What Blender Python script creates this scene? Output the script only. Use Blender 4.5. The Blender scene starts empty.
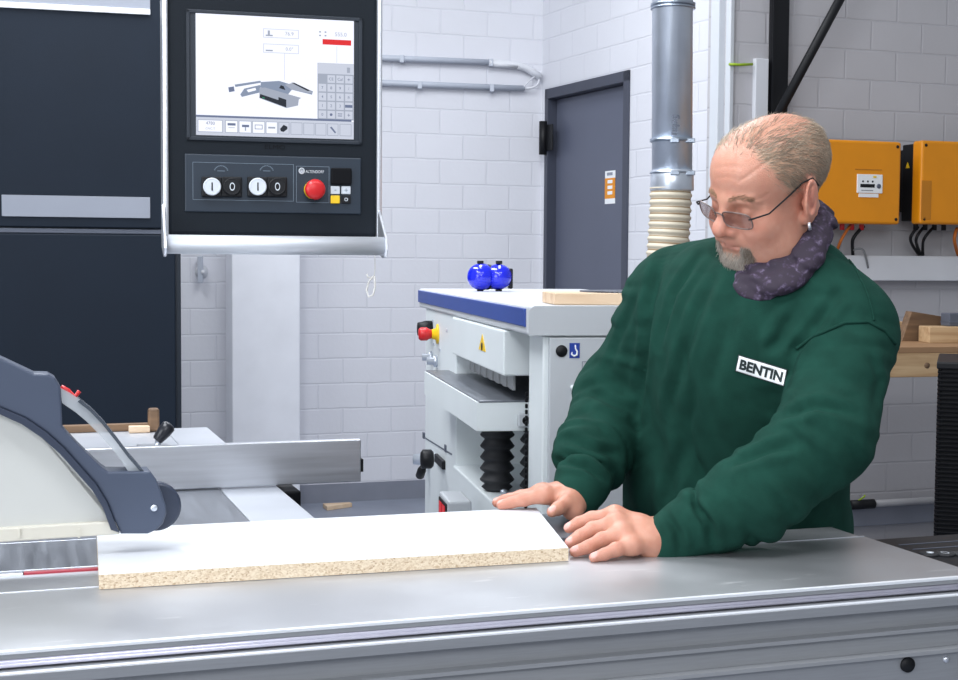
import bpy, bmesh, math, random
import numpy as np
from mathutils import Vector, Matrix, Quaternion
from mathutils.bvhtree import BVHTree

random.seed(7)
rng = np.random.default_rng(7)
C = bpy.context.scene.collection
scene = bpy.context.scene

# ------------------------------------------------------------------ camera
FPX, CX, CY = 1400.0, 479.0, 340.0
CAM_Z = 1.31
PITCH = math.atan2(80, FPX)
ROLL = 0.007
cam_pos = Vector((0, 0, CAM_Z))
fwd = Vector((0, math.cos(PITCH), -math.sin(PITCH)))
rgt = Vector((1, 0, 0))
upv = rgt.cross(fwd)
cd = bpy.data.cameras.new('camera')
cam = bpy.data.objects.new('camera', cd)
C.objects.link(cam)
cr = rgt * math.cos(ROLL) + upv * math.sin(ROLL)
cu = upv * math.cos(ROLL) - rgt * math.sin(ROLL)
m = Matrix((cr, cu, -fwd)).transposed().to_4x4()
m.translation = cam_pos
cam.matrix_world = m
cd.sensor_width = 36.0
cd.lens = FPX / 958.0 * 36.0
cd.clip_start = 0.05
scene.camera = cam

# ------------------------------------------------------------------ world, lamps, exposure
world = bpy.data.worlds.new('world')
scene.world = world
world.use_nodes = True
bg = world.node_tree.nodes['Background']
bg.inputs[0].default_value = (0.86, 0.92, 1.0, 1)
bg.inputs[1].default_value = 0.36


def area(name, loc, target, sx, sy, power, col=(0.93, 0.96, 1.0)):
    ld = bpy.data.lights.new(name, 'AREA')
    ld.shape = 'RECTANGLE'
    ld.size, ld.size_y = sx, sy
    ld.energy = power
    ld.color = col
    o = bpy.data.objects.new(name, ld)
    o.location = loc
    d = Vector(target) - Vector(loc)
    o.rotation_euler = d.to_track_quat('-Z', 'Y').to_euler()
    C.objects.link(o)
    return o


area('ceiling_or_fill_light', (-1.6, 4.6, 3.7), (-1.2, 4.9, 0), 2.4, 0.5, 95)
area('ceiling_or_fill_light', (0.1, 5.0, 3.7), (0.0, 5.0, 0), 2.4, 0.5, 62)
area('ceiling_or_fill_light', (-1.2, 1.6, 3.4), (-0.3, 2.2, 0.9), 2.4, 0.6, 75)
area('ceiling_or_fill_light', (0.9, 1.3, 3.4), (0.7, 1.9, 0.9), 2.0, 0.5, 30)
area('ceiling_or_fill_light', (0.3, -2.2, 3.0), (0.1, 1.7, 0.8), 3.0, 1.0, 75)  # fill light added behind the camera to brighten the table front
area('window_daylight', (-3.2, -0.8, 1.9), (0.2, 2.8, 0.9), 2.6, 2.0, 95, (0.9, 0.95, 1.0))

scene.view_settings.view_transform = 'Standard'
scene.view_settings.look = 'None'
scene.view_settings.gamma = 1.0
scene.view_settings.use_curve_mapping = False
scene.view_settings.exposure = 0.0

# ------------------------------------------------------------------ helpers


def ray(px, py):
    dx, dy = px - CX, py - CY
    c, s = math.cos(ROLL), math.sin(ROLL)
    return fwd + rgt * ((c * dx + s * dy) / FPX) - upv * ((-s * dx + c * dy) / FPX)


def on_z(px, py, z):
    r = ray(px, py)
    return cam_pos + r * ((z - CAM_Z) / r.z)


def on_y(px, py, y):
    r = ray(px, py)
    return cam_pos + r * (y / r.y)


def on_plane(px, py, p0, n):
    r = ray(px, py)
    return cam_pos + r * ((Vector(p0) - cam_pos).dot(n) / r.dot(n))


def frame(loc, rotz):
    return Matrix.Translation(Vector(loc)) @ Matrix.Rotation(rotz, 4, 'Z')


def srgb(r, g, b):
    f = lambda c: (c / 255 / 12.92) if c / 255 <= 0.04045 else ((c / 255 + 0.055) / 1.055) ** 2.4
    return (f(r), f(g), f(b), 1.0)


class B:
    """collects shapes into one mesh"""

    def __init__(self):
        self.bm = bmesh.new()

    def box(self, lo, hi, bev=0.0, mi=0, M=None, seg=2):
        lo, hi = Vector(lo), Vector(hi)
        vs = [self.bm.verts.new((x, y, z)) for x in (lo.x, hi.x) for y in (lo.y, hi.y) for z in (lo.z, hi.z)]
        idx = [(0, 1, 3, 2), (4, 6, 7, 5), (0, 4, 5, 1), (2, 3, 7, 6), (0, 2, 6, 4), (1, 5, 7, 3)]
        fs = [self.bm.faces.new([vs[i] for i in f]) for f in idx]
        for f in fs:
            f.material_index = mi
        if M is not None:
            bmesh.ops.transform(self.bm, matrix=M, verts=vs)
        if bev > 0:
            es = list({e for f in fs for e in f.edges})
            r = bmesh.ops.bevel(self.bm, geom=es, offset=bev, segments=seg, affect='EDGES', profile=0.5)
            for f in r['faces']:
                f.material_index = mi
        return self

    def cyl(self, a, b, r, r2=None, n=20, mi=0, cap=True):
        return self.tube([a, b], [r, r if r2 is None else r2], n, mi, cap)

    def tube(self, pts, rad, n=10, mi=0, cap=True, smooth=True):
        pts = [Vector(p) for p in pts]
        if not hasattr(rad, '__len__'):
            rad = [rad] * len(pts)
        rings = []
        t0 = (pts[1] - pts[0]).normalized()
        nrm = t0.orthogonal().normalized()
        for i, p in enumerate(pts):
            if i == 0:
                t = t0
            elif i == len(pts) - 1:
                t = (pts[i] - pts[i - 1]).normalized()
            else:
                t = ((pts[i + 1] - pts[i]).normalized() + (pts[i] - pts[i - 1]).normalized()).normalized()
            nrm = (nrm - t * nrm.dot(t)).normalized()
            bn = t.cross(nrm)
            rings.append([self.bm.verts.new(p + (nrm * math.cos(2 * math.pi * k / n) + bn * math.sin(2 * math.pi * k / n)) * rad[i]) for k in range(n)])
        for a, b in zip(rings, rings[1:]):
            for k in range(n):
                f = self.bm.faces.new((a[k], a[(k + 1) % n], b[(k + 1) % n], b[k]))
                f.material_index = mi
                f.smooth = smooth
        if cap:
            f = self.bm.faces.new(rings[0][::-1]); f.material_index = mi
            f = self.bm.faces.new(rings[-1]); f.material_index = mi
        return self

    def prism(self, pts, vec, mi=0, bev=0.0, seg=2):
        """closed polygon (3-D points) extruded along vec"""
        vec = Vector(vec)
        a = [self.bm.verts.new(Vector(p)) for p in pts]
        b = [self.bm.verts.new(Vector(p) + vec) for p in pts]
        n = len(a)
        fs = [self.bm.faces.new(a[::-1]), self.bm.faces.new(b)]
        for k in range(n):
            fs.append(self.bm.faces.new((a[k], a[(k + 1) % n], b[(k + 1) % n], b[k])))
        for f in fs:
            f.material_index = mi
        bmesh.ops.recalc_face_normals(self.bm, faces=fs)
        if bev > 0:
            es = list(set(fs[0].edges) | set(fs[1].edges))
            r = bmesh.ops.bevel(self.bm, geom=es, offset=bev, segments=seg, affect='EDGES', profile=0.5)
            for f in r['faces']:
                f.material_index = mi
        return self

    def lathe(self, c, axis, prof, n=32, mi=0, smooth=True):
        """profile of (radius, height) along axis from c"""
        c, ax = Vector(c), Vector(axis).normalized()
        e1 = ax.orthogonal().normalized(); e2 = ax.cross(e1)
        rings = []
        for r, h in prof:
            if r < 1e-6:
                rings.append([self.bm.verts.new(c + ax * h)])
            else:
                rings.append([self.bm.verts.new(c + ax * h + (e1 * math.cos(2 * math.pi * k / n) + e2 * math.sin(2 * math.pi * k / n)) * r) for k in range(n)])
        for a, b in zip(rings, rings[1:]):
            for k in range(n):
                k2 = (k + 1) % n
                if len(a) == 1 and len(b) == 1:
                    continue
                if len(a) == 1:
                    f = self.bm.faces.new((a[0], b[k2], b[k]))
                elif len(b) == 1:
                    f = self.bm.faces.new((a[k], a[k2], b[0]))
                else:
                    f = self.bm.faces.new((a[k], a[k2], b[k2], b[k]))
                f.material_index = mi
                f.smooth = smooth
        if len(rings[0]) > 1:
            f = self.bm.faces.new(rings[0][::-1]); f.material_index = mi
        if len(rings[-1]) > 1:
            f = self.bm.faces.new(rings[-1]); f.material_index = mi
        return self

    def quad(self, pts, mi=0):
        f = self.bm.faces.new([self.bm.verts.new(Vector(p)) for p in pts])
        f.material_index = mi
        return self

    def build_each(self, name, mats, parent=None, world=False, M=None):
        """one object per separate piece"""
        seen, out = set(), []
        bm = self.bm
        for v0 in list(bm.verts):
            if v0 in seen: continue
            isl, todo = [], [v0]; seen.add(v0)
            while todo:
                v = todo.pop(); isl.append(v)
                for e in v.link_edges:
                    w_ = e.other_vert(v)
                    if w_ not in seen: seen.add(w_); todo.append(w_)
            nb = B(); vm = {v: nb.bm.verts.new(v.co) for v in isl}
            for f in {f for v in isl for f in v.link_faces}:
                nf = nb.bm.faces.new([vm[v] for v in f.verts]); nf.material_index = f.material_index; nf.smooth = f.smooth
            out.append(nb.build(name, mats, parent, world, M))
        bm.free()
        return out

    def build(self, name, mats, parent=None, world=False, M=None, autosmooth=True):
        me = bpy.data.meshes.new(name)
        bmesh.ops.recalc_face_normals(self.bm, faces=self.bm.faces)
        if M is not None:
            bmesh.ops.transform(self.bm, matrix=M, verts=self.bm.verts)
        if world and parent is not None:
            bmesh.ops.transform(self.bm, matrix=pmat(parent).inverted(), verts=self.bm.verts)
        self.bm.to_mesh(me)
        self.bm.free()
        return link_mesh(name, me, mats, parent)


def pmat(o):
    m = o.matrix_basis.copy()
    while o.parent:
        o = o.parent
        m = o.matrix_basis @ m
    return m


def link_mesh(name, me, mats, parent=None):
    if not isinstance(mats, (list, tuple)):
        mats = [mats]
    for mt in mats:
        me.materials.append(mt)
    o = bpy.data.objects.new(name, me)
    C.objects.link(o)
    if parent is not None:
        o.parent = parent
    return o


def tag(o, label=None, cat=None, group=None, kind=None):
    if label: o['label'] = label
    if cat: o['category'] = cat
    if group: o['group'] = group
    if kind: o['kind'] = kind
    return o


def thing(name, label, cat, loc=(0, 0, 0), rotz=0.0, group=None):
    o = bpy.data.objects.new(name, None)
    o.empty_display_size = 0.05
    C.objects.link(o)
    o.matrix_basis = frame(loc, rotz)
    return tag(o, label, cat, group)


def struct(name, bm, mats, M=None, label=None):
    o = bm.build(name, mats)
    if M is not None:
        o.matrix_basis = M
    o['kind'] = 'structure'
    if label: o['label'] = label
    return o


def text_mesh(txt, size=1.0, bold=0.0, spacing=1.0, sub=0):
    """flat letter outlines as a bmesh centred on the origin"""
    cu_ = bpy.data.curves.new('lettering', 'FONT')
    cu_.body = txt; cu_.size = size; cu_.offset = bold; cu_.space_character = spacing
    cu_.align_x = 'CENTER'; cu_.align_y = 'CENTER'; cu_.resolution_u = 3
    o = bpy.data.objects.new('lettering', cu_)
    C.objects.link(o)
    dg = bpy.context.evaluated_depsgraph_get()
    me = bpy.data.meshes.new_from_object(o.evaluated_get(dg))
    bpy.data.objects.remove(o)
    bpy.data.curves.remove(cu_)
    bm = bmesh.new(); bm.from_mesh(me); bpy.data.meshes.remove(me)
    xs = [v.co.x for v in bm.verts]; ys = [v.co.y for v in bm.verts]
    cx, cy = (min(xs) + max(xs)) / 2, (min(ys) + max(ys)) / 2
    for v in bm.verts:
        v.co.x -= cx; v.co.y -= cy
    bmesh.ops.triangulate(bm, faces=bm.faces)
    if sub:
        bmesh.ops.subdivide_edges(bm, edges=bm.edges, cuts=sub, use_grid_fill=True)
    return bm, max(xs) - min(xs), max(ys) - min(ys)


def add_text(b, txt, M, h, mi=0, w=None, bold=0.0):
    """letters of height h (and width w) laid in the local XY plane of M, added to builder b"""
    bm, tw, th = text_mesh(txt, 1.0, bold)
    s = h / th
    sx = (w / tw) if w else s
    vm = {}
    for v in bm.verts:
        vm[v] = b.bm.verts.new(M @ Vector((v.co.x * sx, v.co.y * s, 0)))
    for f in bm.faces:
        try:
            nf = b.bm.faces.new([vm[v] for v in f.verts]); nf.material_index = mi
        except ValueError:
            pass
    bm.free()


# ------------------------------------------------------------------ materials
def nodes(mt):
    nt = mt.node_tree
    return nt, nt.nodes, nt.links


def mat(name, col, rough=0.5, metal=0.0, var=0.0, vscale=8.0, bump=0.0, bscale=60.0, stretch=None, alpha=1.0,
        trans=0.0, spec=None, sheen=0.0, sss=0.0, emit=None, tint=False, rvar=0.0, coat=0.0):
    mt = bpy.data.materials.new(name)
    mt.use_nodes = True
    nt, N, L = nodes(mt)
    p = N['Principled BSDF']
    p.inputs['Base Color'].default_value = col
    p.inputs['Roughness'].default_value = rough
    p.inputs['Metallic'].default_value = metal
    if alpha < 1: p.inputs['Alpha'].default_value = alpha
    if trans: p.inputs['Transmission Weight'].default_value = trans
    if spec is not None: p.inputs['Specular IOR Level'].default_value = spec
    if sheen:
        p.inputs['Sheen Weight'].default_value = sheen
        p.inputs['Sheen Roughness'].default_value = 0.5
        p.inputs['Sheen Tint'].default_value = col
    if coat: p.inputs['Coat Weight'].default_value = coat
    if sss:
        p.inputs['Subsurface Weight'].default_value = sss
        p.inputs['Subsurface Radius'].default_value = (0.012, 0.004, 0.002)
        p.inputs['Subsurface Scale'].default_value = 0.6
    if emit:
        p.inputs['Emission Color'].default_value = col
        p.inputs['Emission Strength'].default_value = emit
    tc = N.new('ShaderNodeTexCoord')
    vec = tc.outputs['Object']
    if stretch:
        mp = N.new('ShaderNodeMapping'); mp.inputs['Scale'].default_value = stretch
        L.new(vec, mp.inputs['Vector']); vec = mp.outputs['Vector']
    base = None
    if tint:
        at = N.new('ShaderNodeAttribute'); at.attribute_name = 'tint'
        base = at.outputs['Color']
    if var:
        nz = N.new('ShaderNodeTexNoise'); nz.inputs['Scale'].default_value = vscale; nz.inputs['Detail'].default_value = 6
        L.new(vec, nz.inputs['Vector'])
        rp = N.new('ShaderNodeMapRange')
        rp.inputs['From Min'].default_value = 0.3; rp.inputs['From Max'].default_value = 0.7
        rp.inputs['To Min'].default_value = 1 - var; rp.inputs['To Max'].default_value = 1 + var
        L.new(nz.outputs['Fac'], rp.inputs['Value'])
        mx = N.new('ShaderNodeVectorMath'); mx.operation = 'SCALE'
        if base is not None: L.new(base, mx.inputs[0])
        else: mx.inputs[0].default_value = col[:3]
        L.new(rp.outputs['Result'], mx.inputs['Scale'])
        base = mx.outputs['Vector']
        if rvar:
            r2 = N.new('ShaderNodeMapRange')
            r2.inputs['From Min'].default_value = 0.3; r2.inputs['From Max'].default_value = 0.7
            r2.inputs['To Min'].default_value = rough - rvar; r2.inputs['To Max'].default_value = rough + rvar
            L.new(nz.outputs['Fac'], r2.inputs['Value']); L.new(r2.outputs['Result'], p.inputs['Roughness'])
    if base is not None:
        L.new(base, p.inputs['Base Color'])
    if bump:
        n2 = N.new('ShaderNodeTexNoise'); n2.inputs['Scale'].default_value = bscale; n2.inputs['Detail'].default_value = 3
        L.new(vec, n2.inputs['Vector'])
        bp = N.new('ShaderNodeBump'); bp.inputs['Strength'].default_value = bump; bp.inputs['Distance'].default_value = 0.002
        L.new(n2.outputs['Fac'], bp.inputs['Height']); L.new(bp.outputs['Normal'], p.inputs['Normal'])
    return mt


def brick_mat(name, col, mortar, bw, rh, off=(0, 0), dirt=0.04):
    mt = mat(name, col, 0.6)
    nt, N, L = nodes(mt)
    p = N['Principled BSDF']
    tc = N.new('ShaderNodeTexCoord'); sp = N.new('ShaderNodeSeparateXYZ'); cb = N.new('ShaderNodeCombineXYZ')
    L.new(tc.outputs['Object'], sp.inputs[0])
    ax = N.new('ShaderNodeMath'); ax.inputs[1].default_value = off[0]
    az = N.new('ShaderNodeMath'); az.inputs[1].default_value = off[1]
    L.new(sp.outputs['X'], ax.inputs[0]); L.new(sp.outputs['Z'], az.inputs[0])
    L.new(ax.outputs[0], cb.inputs['X']); L.new(az.outputs[0], cb.inputs['Y'])
    # slightly wavy joints
    nz = N.new('ShaderNodeTexNoise'); nz.inputs['Scale'].default_value = 9; L.new(tc.outputs['Object'], nz.inputs['Vector'])
    ad = N.new('ShaderNodeVectorMath'); ad.operation = 'MULTIPLY_ADD'
    ad.inputs[1].default_value = (0.008, 0.008, 0)
    L.new(nz.outputs['Color'], ad.inputs[0]); L.new(cb.outputs[0], ad.inputs[2])
    bt = N.new('ShaderNodeTexBrick')
    bt.inputs['Scale'].default_value = 1.0; bt.inputs['Brick Width'].default_value = bw; bt.inputs['Row Height'].default_value = rh
    bt.inputs['Mortar Size'].default_value = 0.006; bt.inputs['Mortar Smooth'].default_value = 0.6
    bt.inputs['Color1'].default_value = col
    bt.inputs['Color2'].default_value = tuple(c * 0.97 for c in col[:3]) + (1,)
    bt.inputs['Mortar'].default_value = mortar
    L.new(ad.outputs[0], bt.inputs['Vector'])
    n2 = N.new('ShaderNodeTexNoise'); n2.inputs['Scale'].default_value = 3; n2.inputs['Detail'].default_value = 8
    L.new(tc.outputs['Object'], n2.inputs['Vector'])
    rp = N.new('ShaderNodeMapRange'); rp.inputs['To Min'].default_value = 1 - dirt; rp.inputs['To Max'].default_value = 1 + dirt
    L.new(n2.outputs['Fac'], rp.inputs['Value'])
    sc = N.new('ShaderNodeVectorMath'); sc.operation = 'SCALE'
    L.new(bt.outputs['Color'], sc.inputs[0]); L.new(rp.outputs['Result'], sc.inputs['Scale'])
    L.new(sc.outputs[0], p.inputs['Base Color'])
    n3 = N.new('ShaderNodeTexNoise'); n3.inputs['Scale'].default_value = 45; n3.inputs['Detail'].default_value = 4
    L.new(tc.outputs['Object'], n3.inputs['Vector'])
    mh = N.new('ShaderNodeMath'); mh.operation = 'MULTIPLY_ADD'; mh.inputs[1].default_value = -1.0
    L.new(bt.outputs['Fac'], mh.inputs[0])
    m3 = N.new('ShaderNodeMath'); m3.operation = 'MULTIPLY'; m3.inputs[1].default_value = 0.35
    L.new(n3.outputs['Fac'], m3.inputs[0]); L.new(m3.outputs[0], mh.inputs[2])
    bp = N.new('ShaderNodeBump'); bp.inputs['Strength'].default_value = 0.4; bp.inputs['Distance'].default_value = 0.005
    L.new(mh.outputs[0], bp.inputs['Height']); L.new(bp.outputs['Normal'], p.inputs['Normal'])
    return mt


def wood_mat(name, c1, c2, scale=(3, 40, 40), rough=0.6):
    mt = mat(name, c1, rough)
    nt, N, L = nodes(mt)
    p = N['Principled BSDF']
    tc = N.new('ShaderNodeTexCoord'); mp = N.new('ShaderNodeMapping'); mp.inputs['Scale'].default_value = scale
    L.new(tc.outputs['Object'], mp.inputs['Vector'])
    nz = N.new('ShaderNodeTexNoise'); nz.inputs['Scale'].default_value = 1.0; nz.inputs['Detail'].default_value = 6; nz.inputs['Distortion'].default_value = 0.6
    L.new(mp.outputs[0], nz.inputs['Vector'])
    cr_ = N.new('ShaderNodeValToRGB')
    cr_.color_ramp.elements[0].position = 0.35; cr_.color_ramp.elements[0].color = c1
    cr_.color_ramp.elements[1].position = 0.68; cr_.color_ramp.elements[1].color = c2
    L.new(nz.outputs['Fac'], cr_.inputs[0]); L.new(cr_.outputs[0], p.inputs['Base Color'])
    return mt


def chip_mat(name):
    mt = mat(name, srgb(214, 188, 150), 0.8)
    nt, N, L = nodes(mt)
    p = N['Principled BSDF']
    tc = N.new('ShaderNodeTexCoord'); mp = N.new('ShaderNodeMapping'); mp.inputs['Scale'].default_value = (380, 380, 560)
    L.new(tc.outputs['Object'], mp.inputs['Vector'])
    vo = N.new('ShaderNodeTexVoronoi'); vo.inputs['Scale'].default_value = 1.0; vo.inputs['Randomness'].default_value = 1.0
    L.new(mp.outputs[0], vo.inputs['Vector'])
    sp = N.new('ShaderNodeSeparateColor'); L.new(vo.outputs['Color'], sp.inputs[0])
    cr_ = N.new('ShaderNodeValToRGB')
    e = cr_.color_ramp.elements
    e[0].position = 0.0; e[0].color = srgb(184, 156, 126)
    e[1].position = 1.0; e[1].color = srgb(236, 220, 196)
    k = e.new(0.12); k.color = srgb(208, 184, 154)
    k = e.new(0.4); k.color = srgb(222, 202, 174)
    L.new(sp.outputs[0], cr_.inputs[0]); L.new(cr_.outputs[0], p.inputs['Base Color'])
    return mt


M_ = {}
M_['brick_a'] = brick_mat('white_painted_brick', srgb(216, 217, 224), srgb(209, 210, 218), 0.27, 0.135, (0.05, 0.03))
M_['brick_c'] = brick_mat('white_painted_brick_shaded', srgb(188, 186, 190), srgb(181, 179, 184), 0.27, 0.135, (0.1, 0.02), 0.07)  # same white brick, with the shade on this wall put into the colour
M_['plaster'] = mat('white_plaster', srgb(234, 236, 243), 0.6, var=0.03, bump=0.1)
M_['white_steel'] = mat('white_painted_steel', srgb(204, 208, 214), 0.4, var=0.02)
M_['floor'] = mat('grey_floor_paint', srgb(132, 138, 152), 0.45, var=0.08, vscale=4, bump=0.1)
M_['socle'] = mat('grey_socle_paint', srgb(128, 132, 144), 0.5, var=0.05)
M_['ceiling'] = mat('ceiling_paint', srgb(210, 210, 212), 0.8)
M_['door'] = mat('anthracite_door_paint', srgb(88, 93, 110), 0.45, var=0.04, vscale=3)
M_['door_dark'] = mat('dark_door_frame', srgb(62, 66, 80), 0.45, var=0.03)
M_['navy'] = mat('navy_powder_coat', srgb(15, 27, 41), 0.62, spec=.25, var=0.06, vscale=5, bump=0.15, bscale=300)
M_['navy_dark'] = mat('navy_edge', srgb(22, 32, 44), 0.5, var=0.04)
M_['label_grey'] = mat('pale_grey_strip', srgb(142, 147, 159), 0.5, var=0.03)
M_['alu'] = mat('brushed_aluminium', srgb(196, 199, 206), 0.36, 0.85, var=0.10, vscale=1.0, stretch=(4, 90, 90), rvar=0.06)
M_['alu_bright'] = mat('bright_aluminium', srgb(226, 229, 236), 0.28, 0.8, var=0.04, stretch=(3, 60, 60))
M_['table'] = mat('anodised_table', srgb(188, 190, 194), 0.38, 0.6, var=0.10, vscale=3.5, bump=0.05, bscale=400, rvar=0.07)
nt, N, L = nodes(M_['table'])
p = N['Principled BSDF']
tc = N.new('ShaderNodeTexCoord'); mp = N.new('ShaderNodeMapping'); mp.inputs['Scale'].default_value = (7, 30, 1); mp.inputs['Rotation'].default_value = (0, 0, .25)
nz = N.new('ShaderNodeTexNoise'); nz.inputs['Scale'].default_value = 1.6; nz.inputs['Detail'].default_value = 9; nz.inputs['Roughness'].default_value = .65
L.new(tc.outputs['Object'], mp.inputs['Vector']); L.new(mp.outputs[0], nz.inputs['Vector'])
rp = N.new('ShaderNodeMapRange'); rp.inputs['From Min'].default_value = .62; rp.inputs['From Max'].default_value = .74; rp.inputs['To Max'].default_value = .55
L.new(nz.outputs['Fac'], rp.inputs['Value'])
mx = N.new('ShaderNodeMix'); mx.data_type = 'RGBA'; mx.inputs[7].default_value = srgb(214, 214, 216)
L.new(rp.outputs['Result'], mx.inputs[0]); L.new(p.inputs['Base Color'].links[0].from_socket, mx.inputs[6]); L.new(mx.outputs[2], p.inputs['Base Color'])
mm = N.new('ShaderNodeMath'); mm.operation = 'MULTIPLY_ADD'; mm.inputs[1].default_value = -.6; mm.inputs[2].default_value = .75
L.new(rp.outputs['Result'], mm.inputs[0]); L.new(mm.outputs[0], p.inputs['Metallic'])
M_['cast'] = mat('cast_iron_table', srgb(128, 132, 140), 0.34, 0.75, var=0.12, vscale=1.2, stretch=(60, 4, 60), rvar=0.06)
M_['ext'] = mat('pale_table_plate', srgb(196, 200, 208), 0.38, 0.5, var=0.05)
M_['steel_dark'] = mat('dark_machine_steel', srgb(96, 102, 116), 0.45, 0.3, var=0.04)
M_['side_grey'] = mat('grey_profile', srgb(156, 158, 162), 0.42, 0.25, var=0.05, stretch=(2, 50, 50))
M_['satin'] = mat('satin_aluminium', srgb(206, 210, 217), 0.5, 0.45, var=0.04, stretch=(3, 60, 60))
M_['violet'] = mat('polished_guide_rail', srgb(226, 224, 240), 0.25, 0.4, var=0.03)
M_['black'] = mat('black_plastic', srgb(20, 21, 25), 0.5, spec=.3, var=0.08)
M_['black_gloss'] = mat('black_gloss', srgb(14, 15, 19), 0.5, spec=.12, var=0.05)
M_['rubber'] = mat('black_rubber', srgb(40, 41, 45), 0.6, var=0.08)
M_['guard'] = mat('blue_grey_guard', srgb(70, 79, 98), 0.45, var=0.05, vscale=6)
M_['guard_dark'] = mat('dark_guard_rim', srgb(52, 60, 78), 0.4, var=0.04)
M_['cream'] = mat('milky_plastic', srgb(198, 199, 196), 0.4, var=0.03, vscale=4)
M_['cream2'] = mat('milky_plastic_lip', srgb(210, 206, 194), 0.45, var=0.03)
M_['clear'] = mat('clear_plastic', srgb(214, 220, 226), 0.15, alpha=0.46, var=0.02)
M_['clear_edge'] = mat('smoky_plastic_edge', srgb(72, 80, 92), 0.2, var=0.02, alpha=0.8)
M_['red'] = mat('red_plastic', srgb(200, 34, 38), 0.35, var=0.04)
M_['red_strip'] = mat('red_strip', srgb(176, 62, 76), 0.5, var=0.05)
M_['yellow'] = mat('yellow_plastic', srgb(238, 196, 30), 0.4, var=0.03)
M_['orange'] = mat('orange_powder_coat', srgb(226, 142, 4), 0.45, var=0.04, bump=0.1, bscale=300)
M_['orange_dark'] = mat('dark_orange_panel', srgb(190, 120, 16), 0.5, var=0.04)  # darker orange for the cover groove and type plate
M_['orange_cable'] = mat('orange_cable', srgb(206, 112, 34), 0.5, var=0.04)
M_['grey_cable'] = mat('grey_cable', srgb(120, 122, 126), 0.5, var=0.04)
M_['cream_cord'] = mat('white_cord', srgb(222, 220, 216), 0.7, var=0.04)
M_['green_wire'] = mat('earth_wire', srgb(150, 180, 30), 0.5, var=0.1)
M_['white_mel'] = mat('white_melamine', srgb(224, 227, 233), 0.38, var=0.01)
M_['chip'] = chip_mat('chipboard_core')
M_['planer'] = mat('planer_white', srgb(222, 228, 230), 0.45, var=0.015)
M_['planer_grey'] = mat('planer_grey', srgb(186, 190, 195), 0.45, var=0.015)
M_['planer_top'] = mat('planer_top', srgb(198, 201, 206), 0.4, var=0.03)
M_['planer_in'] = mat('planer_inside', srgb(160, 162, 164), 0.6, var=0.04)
M_['blue_band'] = mat('blue_band', srgb(44, 72, 148), 0.45, var=0.06, vscale=12)
M_['muff_blue'] = mat('glossy_blue_shell', srgb(20, 34, 205), 0.22, var=0.03, coat=0.5)
M_['sign_blue'] = mat('sign_blue', srgb(30, 60, 150), 0.5, var=0.02)
M_['sign_white'] = mat('sign_white', srgb(236, 238, 240), 0.5, var=0.01)
M_['galv'] = mat('galvanised_steel', srgb(208, 215, 226), 0.34, 0.7, var=0.10, vscale=6, rvar=0.05)
M_['galv_dark'] = mat('galvanised_clamp', srgb(170, 180, 194), 0.3, 0.9, var=0.05)
M_['hose'] = mat('cream_hose', srgb(206, 196, 176), 0.5, var=0.04)
M_['hose_rib'] = mat('hose_spiral', srgb(158, 132, 100), 0.5, var=0.04)
M_['pvc'] = mat('white_pvc', srgb(214, 216, 222), 0.45, var=0.02)
M_['pvc_grey'] = mat('grey_pvc', srgb(178, 184, 196), 0.4, var=0.03)
M_['grey_pipe'] = mat('mid_grey_pipe', srgb(158, 158, 162), 0.5, var=0.05)  # even grey, darker than the conduits
M_['edge_white'] = mat('edge_highlight', srgb(236, 239, 244), 0.3, 0.25, var=0.02)  # near-white base carries the highlight along the saw's edges
M_['pine'] = wood_mat('pine', srgb(226, 202, 174), srgb(206, 174, 140))
M_['pine_far'] = wood_mat('pine_bench', srgb(196, 166, 128), srgb(168, 134, 96))
M_['old_wood'] = wood_mat('weathered_wood', srgb(128, 100, 74), srgb(94, 72, 54))
M_['brown_board'] = mat('brown_board', srgb(150, 116, 84), 0.6, var=0.06)
M_['blade'] = mat('saw_blade_steel', srgb(106, 110, 120), 0.35, 0.8, var=0.05)
M_['grip_black'] = mat('handle_black', srgb(30, 32, 40), 0.3, var=0.04)
M_['panel_face'] = mat('panel_face', srgb(12, 21, 30), 0.62, spec=.25, var=0.04, bump=0.1, bscale=400)
M_['panel_key'] = mat('panel_keypad', srgb(28, 41, 55), 0.45, var=0.03)
M_['line_grey'] = mat('printed_line', srgb(112, 126, 140), 0.5, var=0.01)
M_['print_white'] = mat('printed_white', srgb(206, 212, 220), 0.5, var=0.01)
M_['print_dark'] = mat('printed_dark', srgb(52, 58, 70), 0.5, var=0.01)


def emis(name, r, g, b, s=1.0):
    mt = mat(name, srgb(r, g, b), 0.3)
    p = mt.node_tree.nodes['Principled BSDF']
    p.inputs['Emission Color'].default_value = srgb(r, g, b)
    p.inputs['Emission Strength'].default_value = s
    p.inputs['Base Color'].default_value = (0.01, 0.01, 0.01, 1)
    p.inputs['Specular IOR Level'].default_value = 0.1
    return mt


# ================================================================== SETTING
UA = math.radians(18.7)
U = Vector((math.cos(UA), math.sin(UA), 0)); V = Vector((-math.sin(UA), math.cos(UA), 0))
ZV = Vector((0, 0, 1))
WA_Y = 7.7
pA = on_y(450, 262, WA_Y); pA.z = 0                   # a point of the back wall
nA = V
corner = on_plane(540.5, 262, pA, nA); corner.z = 0
WB = math.radians(-24.5)
dB = Vector((math.sin(-WB), -math.cos(WB), 0))        # towards the camera along the door wall
nB = Vector((-dB.y, dB.x, 0))
endB = on_plane(729, 262, corner, nB); endB.z = 0
H = 3.9

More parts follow.
